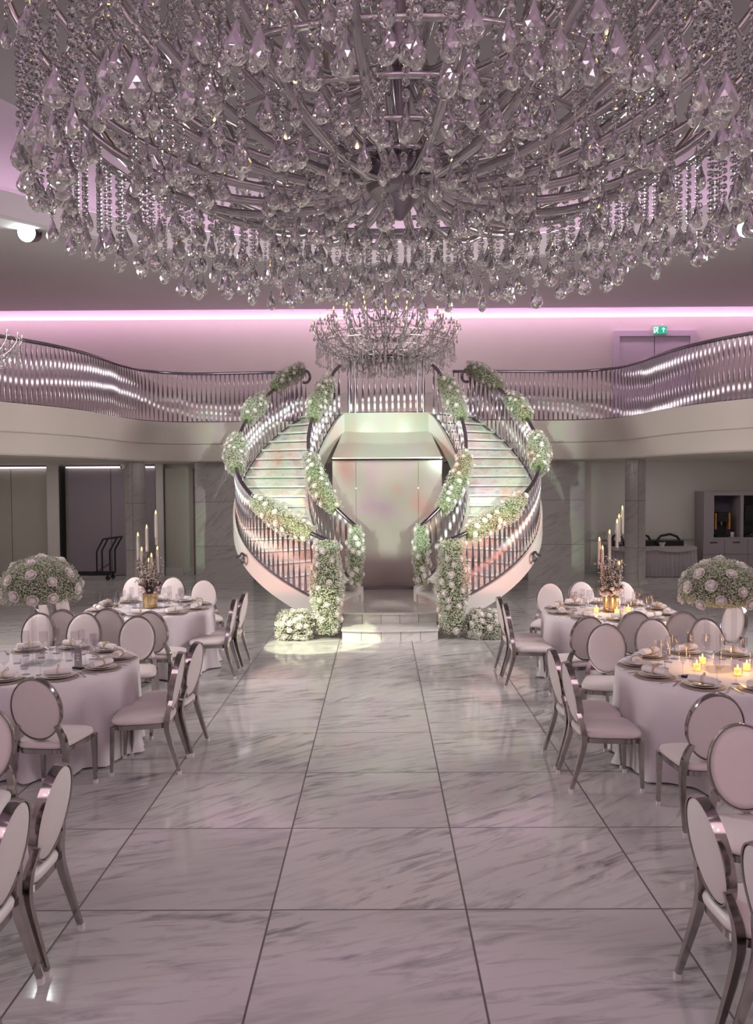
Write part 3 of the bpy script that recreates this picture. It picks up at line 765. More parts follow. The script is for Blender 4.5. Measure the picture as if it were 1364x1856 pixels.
tag(obj('paper_cup', MB().lathe([(0.035, 0), (0.048, 0.12), (0.045, 0.12), (0.03, 0.01)], 14), M_PORC, None, 40, (cx0 + 0.78, cyf + 0.2, z0 + 0.001)), 'white paper cup beside the orange coffee machine', 'cup')
cm2 = thing('coffee_machine', 'larger black coffee machine with a lit display in the right niche', 'coffee machine', (cx0 + 1.36, cyf + 0.3, z0))
m = MB(); m.box(-0.32, 0.32, -0.02, 0.22, 0, 0.80); m.box(-0.32, 0.32, -0.22, -0.02, 0.42, 0.80); m.box(-0.32, 0.32, -0.22, -0.02, 0, 0.06)
obj('body', m, M_BLACK, cm2)
obj('display', MB().box(-0.05, 0.04, -0.228, -0.221, 0.56, 0.62), M_SCREEN, cm2)
obj('drip_tray', MB().box(-0.2, 0.2, -0.25, -0.05, 0.06, 0.08), M_STEEL, cm2)

# ------------------------------------------------------------------ chairs
def seat_outline(k=40):
    pts = []
    for i in range(k):
        t = 2 * PI * i / k; c, s_ = math.cos(t), math.sin(t)
        x = math.copysign(abs(c) ** 0.42, c); y = math.copysign(abs(s_) ** 0.42, s_)
        wd = 0.215 + 0.025 * y
        pts.append((x * wd, y * 0.235))
    return pts
SO = seat_outline()
def scaled(f, z, g=0.0): return [(x * f, y * f, z) for x, y in SO]
def sq(r0, r1): return None
SQ = [(-1, -1), (1, -1), (1, 1), (-1, 1)]
TILT = R_(11)
def make_chair(label):
    t = thing('banquet_chair', label, 'chair')
    m_ = MB(); m_.rings([scaled(0.94, 0.405), scaled(1.0, 0.413), scaled(1.012, 0.430), scaled(0.985, 0.448), scaled(0.86, 0.462), scaled(0.5, 0.470), scaled(0.1, 0.472)])
    obj('seat', m_, M_LEATHER, t, 60)
    m_ = MB(); m_.rings([scaled(0.93, 0.368), scaled(0.97, 0.368), scaled(0.97, 0.404), scaled(0.93, 0.404)], cap=(False, False)); m_.rings([scaled(0.93, 0.404), scaled(0.93, 0.368)], cap=(False, False))
    obj('seat_frame', m_, M_CHROME, t, 40)
    T = Matrix.Translation((0, -0.255, 0.71)) @ Matrix.Rotation(-TILT, 4, 'X').inverted()
    def ell(a, b, y, k=40): return [(a * math.cos(2*PI*i/k), y, b * math.sin(2*PI*i/k)) for i in range(k)]
    A_, B_ = 0.188, 0.240
    m_ = MB(); m_.rings([ell(A_*f, B_*f, y) for f, y in ((0.3, -0.030), (0.8, -0.026), (0.95, -0.017), (0.965, 0), (0.95, 0.017), (0.8, 0.030), (0.3, 0.036))], M=T)
    obj('backrest', m_, M_LEATHER, t, 60)
    m_ = MB(); m_.rings([ell(A_*0.966, B_*0.966, -0.022), ell(A_, B_, -0.024), ell(A_*1.012, B_*1.01, 0), ell(A_, B_, 0.024), ell(A_*0.966, B_*0.966, 0.022), ell(A_*0.966, B_*0.966, -0.022)], M=T, cap=(False, False))
    obj('back_frame', m_, M_CHROME, t, 50)
    for s_ in (-1, 1):
        p = [(s_*0.205, -0.310, 0.022), (s_*0.203, -0.278, 0.13), (s_*0.199, -0.240, 0.26), (s_*0.193, -0.214, 0.37), (s_*0.180, -0.216, 0.47), (s_*0.162, -0.232, 0.54), (s_*0.140, -0.246, 0.592)]
        m_ = MB(); m_.tube(smooth_path(p, 3), [0.0115 + 0.009 * min(1, i / 9) - 0.006 * max(0, (i - 12) / 6) for i in range(19)], sect=SQ, up=(1, 0, 0))
        lg = obj('leg', m_, M_CHROME, t, 40)
        obj('foot_cap', MB().box(-0.014, 0.014, -0.014, 0.014, 0, 0.03), M_CAP, lg, None, (s_*0.205, -0.313, 0))
        p = [(s_*0.212, 0.222, 0.022), (s_*0.212, 0.215, 0.2), (s_*0.212, 0.205, 0.40)]
        m_ = MB(); m_.tube(p, [0.0115, 0.0155, 0.021], sect=SQ, up=(1, 0, 0))
        lg = obj('leg', m_, M_CHROME, t, 40)
        obj('foot_cap', MB().box(-0.014, 0.014, -0.014, 0.014, 0, 0.03), M_CAP, lg, None, (s_*0.212, 0.223, 0))
    return t
TLF, TLR, TRF, TRR = 'rose ball table without tealights', 'candelabra table without tealights', 'rose ball table with lit tealights', 'candelabra table with lit tealights'
W_ = 'white oval-back chrome chair '
NEG, POS, AWAY, FACE = R_(90), R_(-90), 0.0, R_(180)     # facing -X, +X, +Y, -Y
CH = [  # x, y, facing, label, group
    (-1.94, 6.70, NEG + .06, W_ + 'at nearer aisle seat of ' + TLF), (-1.90, 7.18, NEG - .12, W_ + 'at farther aisle seat of ' + TLF),
    (-2.46, 6.13, AWAY - .10, W_ + 'at near aisle corner of ' + TLF), (-3.06, 6.12, AWAY + .03, W_ + 'at middle near seat of ' + TLF),
    (-2.50, 8.28, FACE + .16, W_ + 'at far aisle corner of ' + TLF), (-3.18, 8.52, FACE + .02, W_ + 'at middle far seat of ' + TLF), (-3.70, 8.52, FACE - .1, W_ + 'at far wall corner of ' + TLF),
    (-2.46, 9.18, AWAY - .16, W_ + 'at near aisle corner of ' + TLR), (-3.05, 9.42, AWAY, W_ + 'at middle near seat of ' + TLR), (-3.55, 9.34, AWAY + .08, W_ + 'at near wall corner of ' + TLR),
    (-2.06, 9.92, NEG + .04, W_ + 'at nearer aisle seat of ' + TLR), (-2.02, 10.45, NEG - .06, W_ + 'at farther aisle seat of ' + TLR),
    (-2.47, 11.55, FACE + .30, W_ + 'at far aisle corner of ' + TLR), (-3.08, 11.90, FACE, W_ + 'at middle far seat of ' + TLR), (-3.68, 11.98, FACE - .04, W_ + 'at far wall corner of ' + TLR),
    (-3.93, 10.15, POS + .1, W_ + 'at nearer wall seat of ' + TLR), (-3.92, 10.68, POS - .1, W_ + 'at farther wall seat of ' + TLR),
    (1.73, 6.30, POS + .02, W_ + 'at nearer aisle seat of ' + TRF), (1.72, 6.80, POS + .04, W_ + 'at farther aisle seat of ' + TRF),
    (2.20, 5.62, AWAY - .02, W_ + 'at near aisle corner of ' + TRF),
    (2.13, 7.70, FACE - .26, W_ + 'at far aisle corner of ' + TRF), (2.74, 7.98, FACE, W_ + 'at middle far seat of ' + TRF), (3.30, 7.98, FACE + .1, W_ + 'at far wall corner of ' + TRF),
    (2.10, 8.72, AWAY + .16, W_ + 'at near aisle corner of ' + TRR), (2.72, 9.02, AWAY, W_ + 'at middle near seat of ' + TRR), (3.24, 9.0, AWAY - .08, W_ + 'at near wall corner of ' + TRR),
    (1.73, 9.42, POS - .04, W_ + 'at nearer aisle seat of ' + TRR), (1.73, 9.92, POS + .02, W_ + 'at farther aisle seat of ' + TRR),
    (2.26, 10.98, FACE - .28, W_ + 'at far aisle corner of ' + TRR), (2.80, 11.15, FACE, W_ + 'at middle far seat of ' + TRR), (3.38, 11.15, FACE + .04, W_ + 'at far wall corner of ' + TRR),
    (3.78, 9.25, NEG + .30, W_ + 'at nearer wall seat of ' + TRR),
    (-1.89, 4.02, NEG - .02, W_ + 'second from the camera in the left front pair'), (-1.90, 3.54, NEG + .02, W_ + 'nearest the camera in the left front pair'),
    (-2.44, 4.78, FACE + .1, W_ + 'cut by left frame edge, its front facing the camera'),
    (1.70, 3.58, POS + .04, W_ + 'second from the camera in the right front pair'), (1.74, 3.09, POS, W_ + 'nearest the camera in the right front pair'),
    (2.02, 4.36, FACE - .1, W_ + 'cut by right frame edge, its front facing the camera'),
]
first = make_chair('x')
for i, (x, y, a, lab) in enumerate(CH):
    if i == 0:
        first.location = (x, y, 0); first.rotation_euler = (0, 0, a); first['label'] = lab; first['group'] = 'oval-back banquet chairs'
    else: dup(first, (x, y, 0), a, lab, 'oval-back banquet chairs')

# ------------------------------------------------------------------ tables and settings
TZ = 0.755
def cloth(cx_, cy_, r, seed, lab):
    q = random.Random(seed); n_ = 150; m_ = MB(); rows_ = []
    ph = [q.uniform(0, 6.28) for _ in range(4)]
    for f, z in ((0.02, TZ), (0.5, TZ), (0.93, TZ), (0.985, TZ - 0.004), (1.0, TZ - 0.02), (1.005, TZ - 0.07)):
        rows_.append([(r*f*math.cos(2*PI*i/n_), r*f*math.sin(2*PI*i/n_), z) for i in range(n_)])
    for k in range(1, 8):
        t = k / 7; z = TZ - 0.07 - (TZ - 0.085) * t
        rr = []
        for i in range(n_):
            a = 2 * PI * i / n_
            fold = math.sin(15*a + ph[0] + 1.3*math.sin(3*a + ph[1])) * 0.6 + math.sin(26*a + ph[2]) * 0.25 + math.sin(6*a + ph[3]) * 0.3
            d = r * 1.005 + 0.02 * t + 0.055 * fold * t ** 0.65 + (0.05 * max(0, fold) if k == 7 else 0)
            rr.append((d*math.cos(a), d*math.sin(a), z))
        rows_.append(rr)
    m_.rings(rows_, cap=(True, False))
    return tag(obj('tablecloth', m_, M_CLOTH, None, 75, (cx_, cy_, 0)), lab, 'tablecloth', 'white round tablecloths')
TABLES = [(-2.98, 7.18, 0.82, 1, TLF), (-2.92, 10.38, 0.80, 1, TLR), (2.83, 6.82, 0.84, -1, TRF), (2.79, 9.92, 0.82, -1, TRR)]
LABC = {TLF: 'white cloth to the floor on rose ball table without tealights', TLR: 'white cloth to the floor on candelabra table without tealights', TRF: 'white cloth to the floor on rose ball table with lit tealights', TRR: 'white cloth to the floor on candelabra table with lit tealights'}
for k, (x, y, r, s_, nm) in enumerate(TABLES): cloth(x, y, r, 11 + k, LABC[nm])
PL = ['nearer aisle seat', 'farther aisle seat', 'far aisle corner', 'middle far seat', 'far wall corner', 'farther wall seat', 'nearer wall seat', 'near wall corner', 'middle near seat', 'near aisle corner']
def me_lathe(nm, prof, m_, n_=28, sm=40): mm = MB(); mm.lathe(prof, n_); return mm.mesh(nm, m_, sm)
ch_m = me_lathe('charger', [(0.02, 0), (0.155, 0), (0.165, 0.004), (0.160, 0.007), (0.02, 0.006)], M_CHARGER, 36)
pl_m = me_lathe('dinner_plate', [(0.07, 0), (0.085, 0.006), (0.132, 0.016), (0.135, 0.019), (0.13, 0.019), (0.085, 0.010), (0.01, 0.009)], M_PORC, 36)
sp_m = me_lathe('side_plate', [(0.06, 0), (0.07, 0.005), (0.102, 0.014), (0.104, 0.017), (0.10, 0.017), (0.07, 0.009), (0.01, 0.008)], M_PORC, 32)
mm = MB(); rows = []
for k in range(11):
    x = -0.105 + 0.21 * k / 10; e_ = 1.0 if 0 < k < 10 else 0.88
    w2 = 0.034 * e_ * (0.86 if k == 5 else 1.0)
    rows.append([(x, w2 * math.cos(2*PI*i/14) * 1.15, 0.028 + 0.027 * e_ * math.sin(2*PI*i/14)) for i in range(14)])
mm.rings(rows); nk_m = mm.mesh('napkin', M_NAPKIN, 60)
mm = MB(); mm.tube([(0, 0.043 * math.cos(2*PI*i/20), 0.028 + 0.032 * math.sin(2*PI*i/20)) for i in range(20)], 0.006, 6, closed=True)
mm.tube([(0.0, -0.030 + 0.016 * math.cos(2*PI*i/12), 0.062 + 0.016 * math.sin(2*PI*i/12) - 0.004) for i in range(12)], 0.005, 6, closed=True)
nr_m = mm.mesh('napkin_ring', M_RAFFIA, 50)
def flat_poly(nm, poly, th, m_): mm = MB(); mm.prism(poly, 0, th); return mm.mesh(nm, m_)
kn_m = flat_poly('knife', [(-0.006, -0.10), (0.006, -0.10), (0.007, 0.0), (0.010, 0.02), (0.010, 0.08), (0.004, 0.11), (-0.006, 0.10)], 0.004, M_CUTL)
fk_m = flat_poly('fork', [(-0.006, -0.10), (0.006, -0.10), (0.004, 0.02), (0.012, 0.045), (0.012, 0.10), (0.008, 0.10), (0.008, 0.055), (0.005, 0.055), (0.005, 0.10), (0.001, 0.10), (0.001, 0.055), (-0.003, 0.055), (-0.003, 0.10), (-0.007, 0.10), (-0.007, 0.055), (-0.009, 0.055), (-0.009, 0.10), (-0.012, 0.10), (-0.012, 0.045), (-0.004, 0.02)], 0.004, M_CUTL)
def flute(r0, h, bowl):
    return [(0.036, 0), (0.036, 0.003), (0.006, 0.008), (0.0045, 0.02), (0.0045, h*0.38), (0.012, h*0.41), (r0*0.9, h*0.55), (r0, h*0.72), (r0*0.93, h), (r0*0.93 - 0.0015, h), (r0 - 0.002, h*0.72), (r0*0.9 - 0.002, h*0.56), (0.008, h*0.43)]
wg_m = me_lathe('wine_glass', flute(0.040, 0.205, 1), M_GLASS, 20)
fg_m = me_lathe('champagne_glass', flute(0.030, 0.235, 1), M_GLASS, 18)
tb_m = me_lathe('tumbler', [(0.034, 0), (0.038, 0.09), (0.036, 0.09), (0.032, 0.008)], M_GLASS, 20)
def put(nm, me, x, y, z, rz, lab, cat, grp, sm=None):
    return tag(link(nm, me, None, (x, y, z), (0, 0, rz)), lab, cat, grp)
for k, (tx, ty, r, s_, nm) in enumerate(TABLES):
    for i in range(10):
        phi = R_(-18 + 36 * i + (6 if k % 2 else -3))
        a = phi if s_ > 0 else PI - phi
        c, sn = math.cos(a), math.sin(a)
        def P(rad, tang): return (tx + rad*c - tang*sn, ty + rad*sn + tang*c)
        px_, py_ = P(r - 0.175, 0)
        if not in_frame(px_, py_, TZ, 30): continue
        rz = a - PI / 2
        at = PL[i] + ' of ' + nm
        put('charger', ch_m, px_, py_, TZ, rz, 'lacy bronze charger at ' + at, 'charger', 'chargers')
        put('dinner_plate', pl_m, px_, py_, TZ + 0.0065, rz, 'white dinner plate at ' + at, 'plate', 'dinner plates')
        put('side_plate', sp_m, px_, py_, TZ + 0.0165, rz, 'small white plate, topmost, at ' + at, 'plate', 'side plates')
        na = put('napkin', nk_m, px_, py_, TZ + 0.028, rz + rng.uniform(-0.35, 0.35), 'rolled white napkin at ' + at, 'napkin', 'rolled napkins')
        link('napkin_ring', nr_m, na)
        q = P(r - 0.165, 0.19); put('fork', fk_m, q[0], q[1], TZ, rz + PI, 'fork at ' + at, 'fork', 'forks')
        q = P(r - 0.165, -0.19); put('knife', kn_m, q[0], q[1], TZ, rz + PI, 'knife at ' + at, 'knife', 'knives')
        q = P(r - 0.36, -0.10); put('wine_glass', wg_m, q[0], q[1], TZ, 0, 'clear stemmed wine glass at ' + at, 'glass', 'wine glasses')
        q = P(r - 0.40, 0.06); put('champagne_glass', fg_m, q[0], q[1], TZ, 0, 'clear tall champagne glass at ' + at, 'glass', 'champagne glasses')

# ------------------------------------------------------------------ roses and gypsophila
def rose_mesh(nm, m_, seed=1):
    q = random.Random(seed); mm = MB()
    mm.lathe([(0.004, 0.0), (0.55, 0.10), (0.62, 0.45), (0.35, 0.85), (0.05, 0.90)], 14)
    for ring, (cnt, rad, hh, lean) in enumerate(((3, 0.34, 0.62, 0.10), (4, 0.60, 0.66, 0.22), (5, 0.82, 0.60, 0.38))):
        for j in range(cnt):
            a0 = 2*PI*j/cnt + ring * 0.7 + q.uniform(-.15, .15); rows_ = []
            for v_ in range(5):
                t = v_ / 4; rr = rad * (0.55 + 0.45 * math.sin(PI * min(1, t * 0.62 + .08))) + lean * t * t
                z = 0.05 + (0.98 - 0.16 * ring) * t + (-0.10 * ring if t > .9 else 0)
                wd = (2.5 * PI / cnt / 2) * math.sqrt(max(0.05, math.sin(PI * (0.15 + 0.78 * t))))
                rows_.append([(rr * math.cos(a0 + wd * u), rr * math.sin(a0 + wd * u), z - 0.12 * (abs(u) ** 2) * t) for u in (-1, -.5, 0, .5, 1)])
            mm.grid(rows_)
    return mm.mesh(nm, m_, 70)
ROSE = rose_mesh('rose', M_PETAL)
BL = [(1,0,0),(-1,0,0),(0,1,0),(0,-1,0),(0,0,1),(0,0,-1)]
BLF = [(0,2,4),(2,1,4),(1,3,4),(3,0,4),(2,0,5),(1,2,5),(3,1,5),(0,3,5)]
def blossom(mm, p, r):
    o = len(mm.v); x, y, z = p
    mm.v.extend([(x+r,y,z),(x-r,y,z),(x,y+r,z),(x,y-r,z),(x,y,z+r*.8),(x,y,z-r*.8)])
    mm.f.extend([(a+o,b+o,c+o) for a,b,c in BLF]); mm.m.extend([0]*8)
def stem(mm, a, b, w_):
    d = b - a; u = d.cross(Vector((0.3, 0.5, 0.8))).normalized() * w_; v_ = d.cross(u).normalized() * w_
    o = len(mm.v); mm.v.extend([tuple(a+u), tuple(a-u*.5+v_), tuple(a-u*.5-v_), tuple(b)])
    mm.f.extend([(o,o+1,o+3),(o+1,o+2,o+3),(o+2,o,o+3)]); mm.m.extend([0]*3)
def rose_rot(d): return d.to_track_quat('Z', 'Y')
def garland(name, label, axis, rad, n_bl, n_rose, seed, rose_r=0.042, cat='flowers', grp=None, view=Vector((0, -1, 0.25)), flat=1.0, b_r=0.0115, ends=0.55):
    """a thick sausage of gypsophila with roses, along a 3-D axis"""
    q = random.Random(seed)
    o = axis[len(axis)//2].copy(); o.z = min(p.z for p in axis) - rad * 0.5
    if o.z < 0.3: o.z = 0.0
    e = thing(name, label, cat, tuple(o), 0, grp)
    ax = [p - o for p in axis]
    L_ = [0]
    for a, b in zip(ax, ax[1:]): L_.append(L_[-1] + (b - a).length)
    def pos(t):
        d = t * L_[-1]
        for i in range(len(ax) - 1):
            if d <= L_[i+1] + 1e-9:
                return ax[i].lerp(ax[i+1], (d - L_[i]) / max(1e-6, L_[i+1] - L_[i])), (ax[i+1] - ax[i]).normalized()
        return ax[-1], (ax[-1] - ax[-2]).normalized()
    def fat(t): return math.sqrt(max(0.02, 1 - ends * abs(2*t - 1) ** 3))
    core, bl = MB(), MB()
    core.tube([pos(t)[0] for t in [i / 12 for i in range(13)]], [rad * 0.52 * fat(i / 12) for i in range(13)], 10)
    def sample(mx=1.0):
        t = q.random(); p, T = pos(t)
        a = Vector((q.gauss(0,1), q.gauss(0,1), q.gauss(0,1))); a = (a - T * a.dot(T)).normalized()
        r = rad * (0.62 + 0.42 * q.random() ** 0.8) * (1 + 0.12 * math.sin(9 * t + a.x * 3)) * mx * fat(t)
        w2 = p + a * r + T * q.uniform(-.05, .05)
        return p, a, T, w2
    minz = -o.z + 0.006
    for _ in range(n_bl):
        p, a, T, w2 = sample()
        if w2.z < minz + .01: w2.z = minz + q.random() * .04
        blossom(bl, w2, b_r * q.uniform(0.6, 1.15))
        if q.random() < 0.45: stem(core, p + a * rad * 0.5, w2, 0.004)
    obj('greenery', core, M_GREEN, e, 40)
    obj('gypsophila', bl, M_BLOSS, e)['kind'] = 'stuff'
    done = []
    tries = 0
    while len(done) < n_rose and tries < 4000:
        tries += 1
        p, a, T, w2 = sample()
        if a.dot(view) < 0.05: continue
        w2 = p + a * rad * 1.0 * fat(min(1, max(0, (p - ax[0]).length / L_[-1])))
        if w2.z < minz + rose_r: continue
        if any((w2 - d).length < rose_r * 2.1 for d in done): continue
        done.append(w2)
        ob = link('rose', ROSE, e, tuple(w2 - a * rose_r * 0.3)); ob.rotation_mode = 'QUATERNION'; ob.rotation_quaternion = rose_rot(a); ob.scale = (rose_r * q.uniform(.85, 1.1),) * 3
    return e
def on_rail(s, a0, a1, r, f, lift, k=8): return [hel(s, R_(a0 + (a1 - a0) * i / k), r) + Vector((0, 0, f(a0 + (a1 - a0) * i / k) + lift)) for i in range(k + 1)]
GR = 'flower garlands on the stair railings'
for s in (-1, 1):
    sd = 'left' if s < 0 else 'right'
    garland('flower_garland', 'white rose and gypsophila garland on top of the outer rail, %s stair head' % sd, on_rail(s, 124, 141, ROUT, SF, 1.10), 0.20, 1900, 12, 31 + s, grp=GR)
    garland('flower_garland', 'white rose garland on the upper bend of the outer rail, %s staircase' % sd, on_rail(s, 103, 118, ROUT, SF, 1.06), 0.20, 1900, 12, 41 + s, grp=GR)
    garland('flower_garland', 'bright white garland at the widest bend of the outer rail, %s staircase' % sd, on_rail(s, 74, 93, ROUT, SF, 1.02), 0.215, 2200, 15, 51 + s, grp=GR)
    garland('flower_garland', 'long garland sloping to the flower pillar on the outer rail, %s staircase' % sd, on_rail(s, 26, 52, ROUT, SF, 1.02), 0.195, 2700, 17, 61 + s, grp=GR)
    garland('flower_garland', 'rose garland high on the inner rail, %s staircase' % sd, on_rail(s, 104, 131, RIN, SFI, 1.0), 0.205, 2200, 16, 71 + s, grp=GR)
    garland('flower_garland', 'bright rose garland midway down the inner rail, %s staircase' % sd, on_rail(s, 38, 78, RIN, SFI, 0.98), 0.195, 2300, 18, 81 + s, grp=GR)
    b = hel(s, R_(23), RIN - .02)
    garland('flower_garland', 'upright garland hanging from the bottom of the inner rail, %s staircase' % sd, [b + Vector((0, -0.06, 0.62 + 0.98 * i / 8)) for i in range(9)], 0.15, 1800, 16, 91 + s, grp=GR)
    b = hel(s, R_(18.5), ROUT + 0.22)
    garland('flower_pillar', 'tall gypsophila and rose pillar at the foot of the %s staircase' % sd, [b + Vector((0, 0, 0.10 + 1.34 * i / 10)) for i in range(11)], 0.24, 6000, 26, 101 + s, ends=0.3, grp='flower pillars at the stairs')
    c = b + Vector((s * 0.42, -0.12, 0))
    garland('flower_mound', 'low mound of gypsophila and roses on the floor beside the %s flower pillar' % sd, [b + Vector((s * (0.24 + 0.48 * i / 6), -0.06 + 0.03 * i / 6, 0.17 - 0.02 * i / 6)) for i in range(7)], 0.27, 4200, 18, 111 + s, ends=0.6, grp='flower mounds on the floor')

def flower_ball(x, y, rr, label, seed):
    q = random.Random(seed)
    e = thing('flower_centrepiece', label, 'centrepiece', (x, y, TZ))
    zc = 0.66
    core, bl = MB(), MB()
    core.lathe([(rr*.5, zc - .12), (rr*.75, zc - .06), (rr*.72, zc + .08), (rr*.5, zc + .18), (rr*.1, zc + .24)], 20)
    def smp():
        u = q.uniform(-0.42, 1); t = q.uniform(0, 2*PI); c = math.sqrt(max(0, 1 - u*u))
        return Vector((c*math.cos(t), c*math.sin(t), u))
    def surf(d, k=1.0): return Vector((d.x*rr*k, d.y*rr*k, zc + d.z * rr * (0.83 if d.z > 0 else .75) * k))
    for _ in range(8000):
        d = smp(); p = surf(d, q.uniform(0.78, 1.06)); blossom(bl, p, 0.0062 * q.uniform(.6, 1.2))
        if q.random() < .4: stem(core, surf(d, .7), p, 0.003)
    obj('greenery', core, M_GREEN, e, 40)
    obj('gypsophila', bl, M_BLOSS, e)['kind'] = 'stuff'
    done = []; t_ = 0
    while len(done) < 26 and t_ < 3000:
        t_ += 1
        d = smp()
        if any((d - k).length < 0.46 for k in done): continue
        done.append(d); ob = link('rose', ROSE, e, tuple(surf(d, .97))); ob.rotation_mode = 'QUATERNION'; ob.rotation_quaternion = rose_rot(d); ob.scale = (0.043 * q.uniform(.85, 1.12),) * 3
    for a in range(4):
        cx_, cy_ = 0.105 * math.cos(PI/4 + a*PI/2 + .25), 0.105 * math.sin(PI/4 + a*PI/2 + .25)
        obj('acrylic_column', MB().box(cx_ - .022, cx_ + .022, cy_ - .005, cy_ + .005, 0.008, zc - .1), M_ACRYL, e)
    obj('acrylic_base', MB().box(-.14, .14, -.14, .14, 0, 0.008), M_ACRYL, e)
    obj('acrylic_top', MB().box(-.14, .14, -.14, .14, zc - .1, zc - .092), M_ACRYL, e)
flower_ball(-2.98, 7.18, 0.335, 'gypsophila ball with white roses on clear stand, table without tealights', 5)
flower_ball(2.83, 6.82, 0.320, 'gypsophila ball with white roses on clear stand, table with lit tealights', 6)

# candelabras: gold drum, dried flowers, clear stems with candles in glass sleeves
def candelabra(x, y, label, seed, spots):
    q = random.Random(seed)
    e = thing('candelabra', label, 'candelabra', (x, y, TZ))
    obj('base_plate', MB().lathe([(0.15, 0), (0.15, 0.012), (0.02, 0.014)], 30), M_ACRYL, e, 40)
    obj('gold_vase', MB().lathe([(0.085, 0.014), (0.09, 0.02), (0.09, 0.19), (0.085, 0.195), (0.01, 0.19)], 30), M_GOLD, e, 40)
    for cx_, cy_, zb, zt in spots:
        m_ = MB(); m_.tube([(cx_*.8, cy_*.8, 0.014), (cx_, cy_, 0.12), (cx_, cy_, zb - 0.03)], 0.009, 8)
        st_ = obj('clear_stem', m_, M_ACRYL, e, 40)
        m_ = MB(); m_.lathe([(0.012, zb - 0.03), (0.03, zb - 0.02), (0.018, zb - 0.01), (0.028, zb)], 14, Matrix.Translation((cx_, cy_, 0)))
        obj('cup', m_, M_GLASS, st_, 40)
        m_ = MB(); m_.lathe([(0.015, zb), (0.015, zt - 0.035)], 12, Matrix.Translation((cx_, cy_, 0)))
        cd = obj('candle', m_, M_CANDLE, e, 40)
        m_ = MB(); m_.lathe([(0.003, zt - .035), (0.0105, zt - .02), (0.006, zt - .005), (0.001, zt + .012)], 10, Matrix.Translation((cx_, cy_, 0)))
        obj('flame', m_, M_FLAME, cd, 60)
        m_ = MB(); m_.lathe([(0.026, zb), (0.026, zt - 0.01)], 16, Matrix.Translation((cx_, cy_, 0)), cap=False)
        m_.lathe([(0.0242, zt - 0.01), (0.0242, zb)], 16, Matrix.Translation((cx_, cy_, 0)), cap=False)
        obj('glass_sleeve', m_, M_ACRYL, cd, 40)
    tw, df, bp = MB(), MB(), MB()
    for _ in range(70):
        a = q.uniform(0, 2*PI); r0 = q.uniform(0, .05); r1 = q.uniform(.04, .17); h = q.uniform(.32, .66)
        p0, p1 = Vector((r0*math.cos(a), r0*math.sin(a), .18)), Vector((r1*math.cos(a), r1*math.sin(a), h))
        mid = p0.lerp(p1, .5) + Vector((q.uniform(-.03, .03), q.uniform(-.03, .03), .03))
        tw.tube([p0, mid, p1], 0.0028, 4)
        for _k in range(11):
            t = q.uniform(.35, 1.0); p = mid.lerp(p1, (t-.35)/.65) + Vector([q.uniform(-.03, .03) for _ in range(3)])
            blossom(df, p, q.uniform(.006, .013))
    for _ in range(30):
        a = q.uniform(0, 2*PI); r1 = q.uniform(.05, .15); blossom(bp, (r1*math.cos(a), r1*math.sin(a), q.uniform(.2, .30)), q.uniform(.018, .034))
    obj('twigs', tw, M_DTWIG, e)
    obj('dried_flowers', df, M_DRIED, e)['kind'] = 'stuff'
    obj('blush_petals', bp, M_BLUSH, e)['kind'] = 'stuff'
    dl = MB()
    for k in range(5):
        a = k * 1.3 + .4; p = Vector((.10*math.cos(a), .10*math.sin(a), .27)); dl.tube([p, p + Vector((.03*math.cos(a), .03*math.sin(a), .05)), p + Vector((.06*math.cos(a), .06*math.sin(a), .02))], [.012, .02, .004], 5)
    obj('dark_leaves', dl, M_DTWIG, e)
def cspots(px0, Y, tips, seed):
    q = random.Random(seed); out = []
    for (tx_, ty_) in tips:
        zt = CAM_H + (875 - ty_) * Y / FPX - TZ
        out.append(((tx_ - px0) * Y / FPX, q.uniform(-.12, .12), max(0.25, zt - 0.33), zt))
    return out
candelabra(-2.92, 10.38, 'tall clear candelabra with dried flowers on gold vase, table without tealights', 3,
    cspots(268, 10.38, [(284, 924), (278, 939), (261, 951), (250, 964), (254, 991), (272, 1002), (281, 990), (264, 1012)], 1))
candelabra(2.79, 9.92, 'tall clear candelabra with dried flowers on gold vase, table with lit tealights', 4,
    cspots(1114, 9.92, [(1139, 921), (1133, 936), (1120, 944), (1107, 963), (1096, 978), (1101, 993), (1113, 1010), (1127, 1020)], 2))
# tealights in glass votives (lit on the right), plain tumblers on the left
vt_m = me_lathe('votive_glass', [(0.034, 0), (0.042, 0.085), (0.040, 0.085), (0.032, 0.006)], M_GLASS, 20)
wx_m = me_lathe('wax', [(0.028, 0.006), (0.028, 0.055), (0.004, 0.058)], M_TEA, 16)
fl_m = me_lathe('flame', [(0.002, 0.058), (0.007, 0.068), (0.004, 0.082), (0.0005, 0.09)], M_FLAME, 8)
def tea(x, y, lab):
    t = tag(link('tealight', vt_m, None, (x, y, TZ)), lab, 'tealight', 'lit tealights')
    wx = link('wax', wx_m, t); link('flame', fl_m, wx)
    light('tealight_glow', 'POINT', (x, y, TZ + 0.12), (0, 0, 0), 0.9, (1.0, 0.50, 0.16), shadow_soft_size=0.02)
for dx, dy, ww in ((-0.20, -0.02, 'aisle side of'), (-0.06, 0.22, 'far side of'), (0.06, -0.20, 'near side of'), (0.21, -0.03, 'wall side of')):
    tea(2.83 + dx, 6.82 + dy, 'lit tealight in glass, %s the rose ball stand' % ww)
for dx, dy, ww in ((-0.19, -0.06, 'aisle side of'), (0.02, -0.19, 'near side of'), (0.20, -0.04, 'wall side of')):
    tea(2.79 + dx, 9.92 + dy, 'lit tealight in glass, %s the candelabra' % ww)
for dx, dy, ww in ((0.20, 0.10, 'aisle side of'), (-0.10, 0.22, 'far side of'), (-0.06, -0.22, 'near side of'), (-0.22, 0.0, 'wall side of')):
    put('tumbler', tb_m, -2.98 + dx, 7.18 + dy, TZ, 0, 'empty clear tumbler, %s the rose ball stand without tealights' % ww, 'glass', 'clear tumblers')
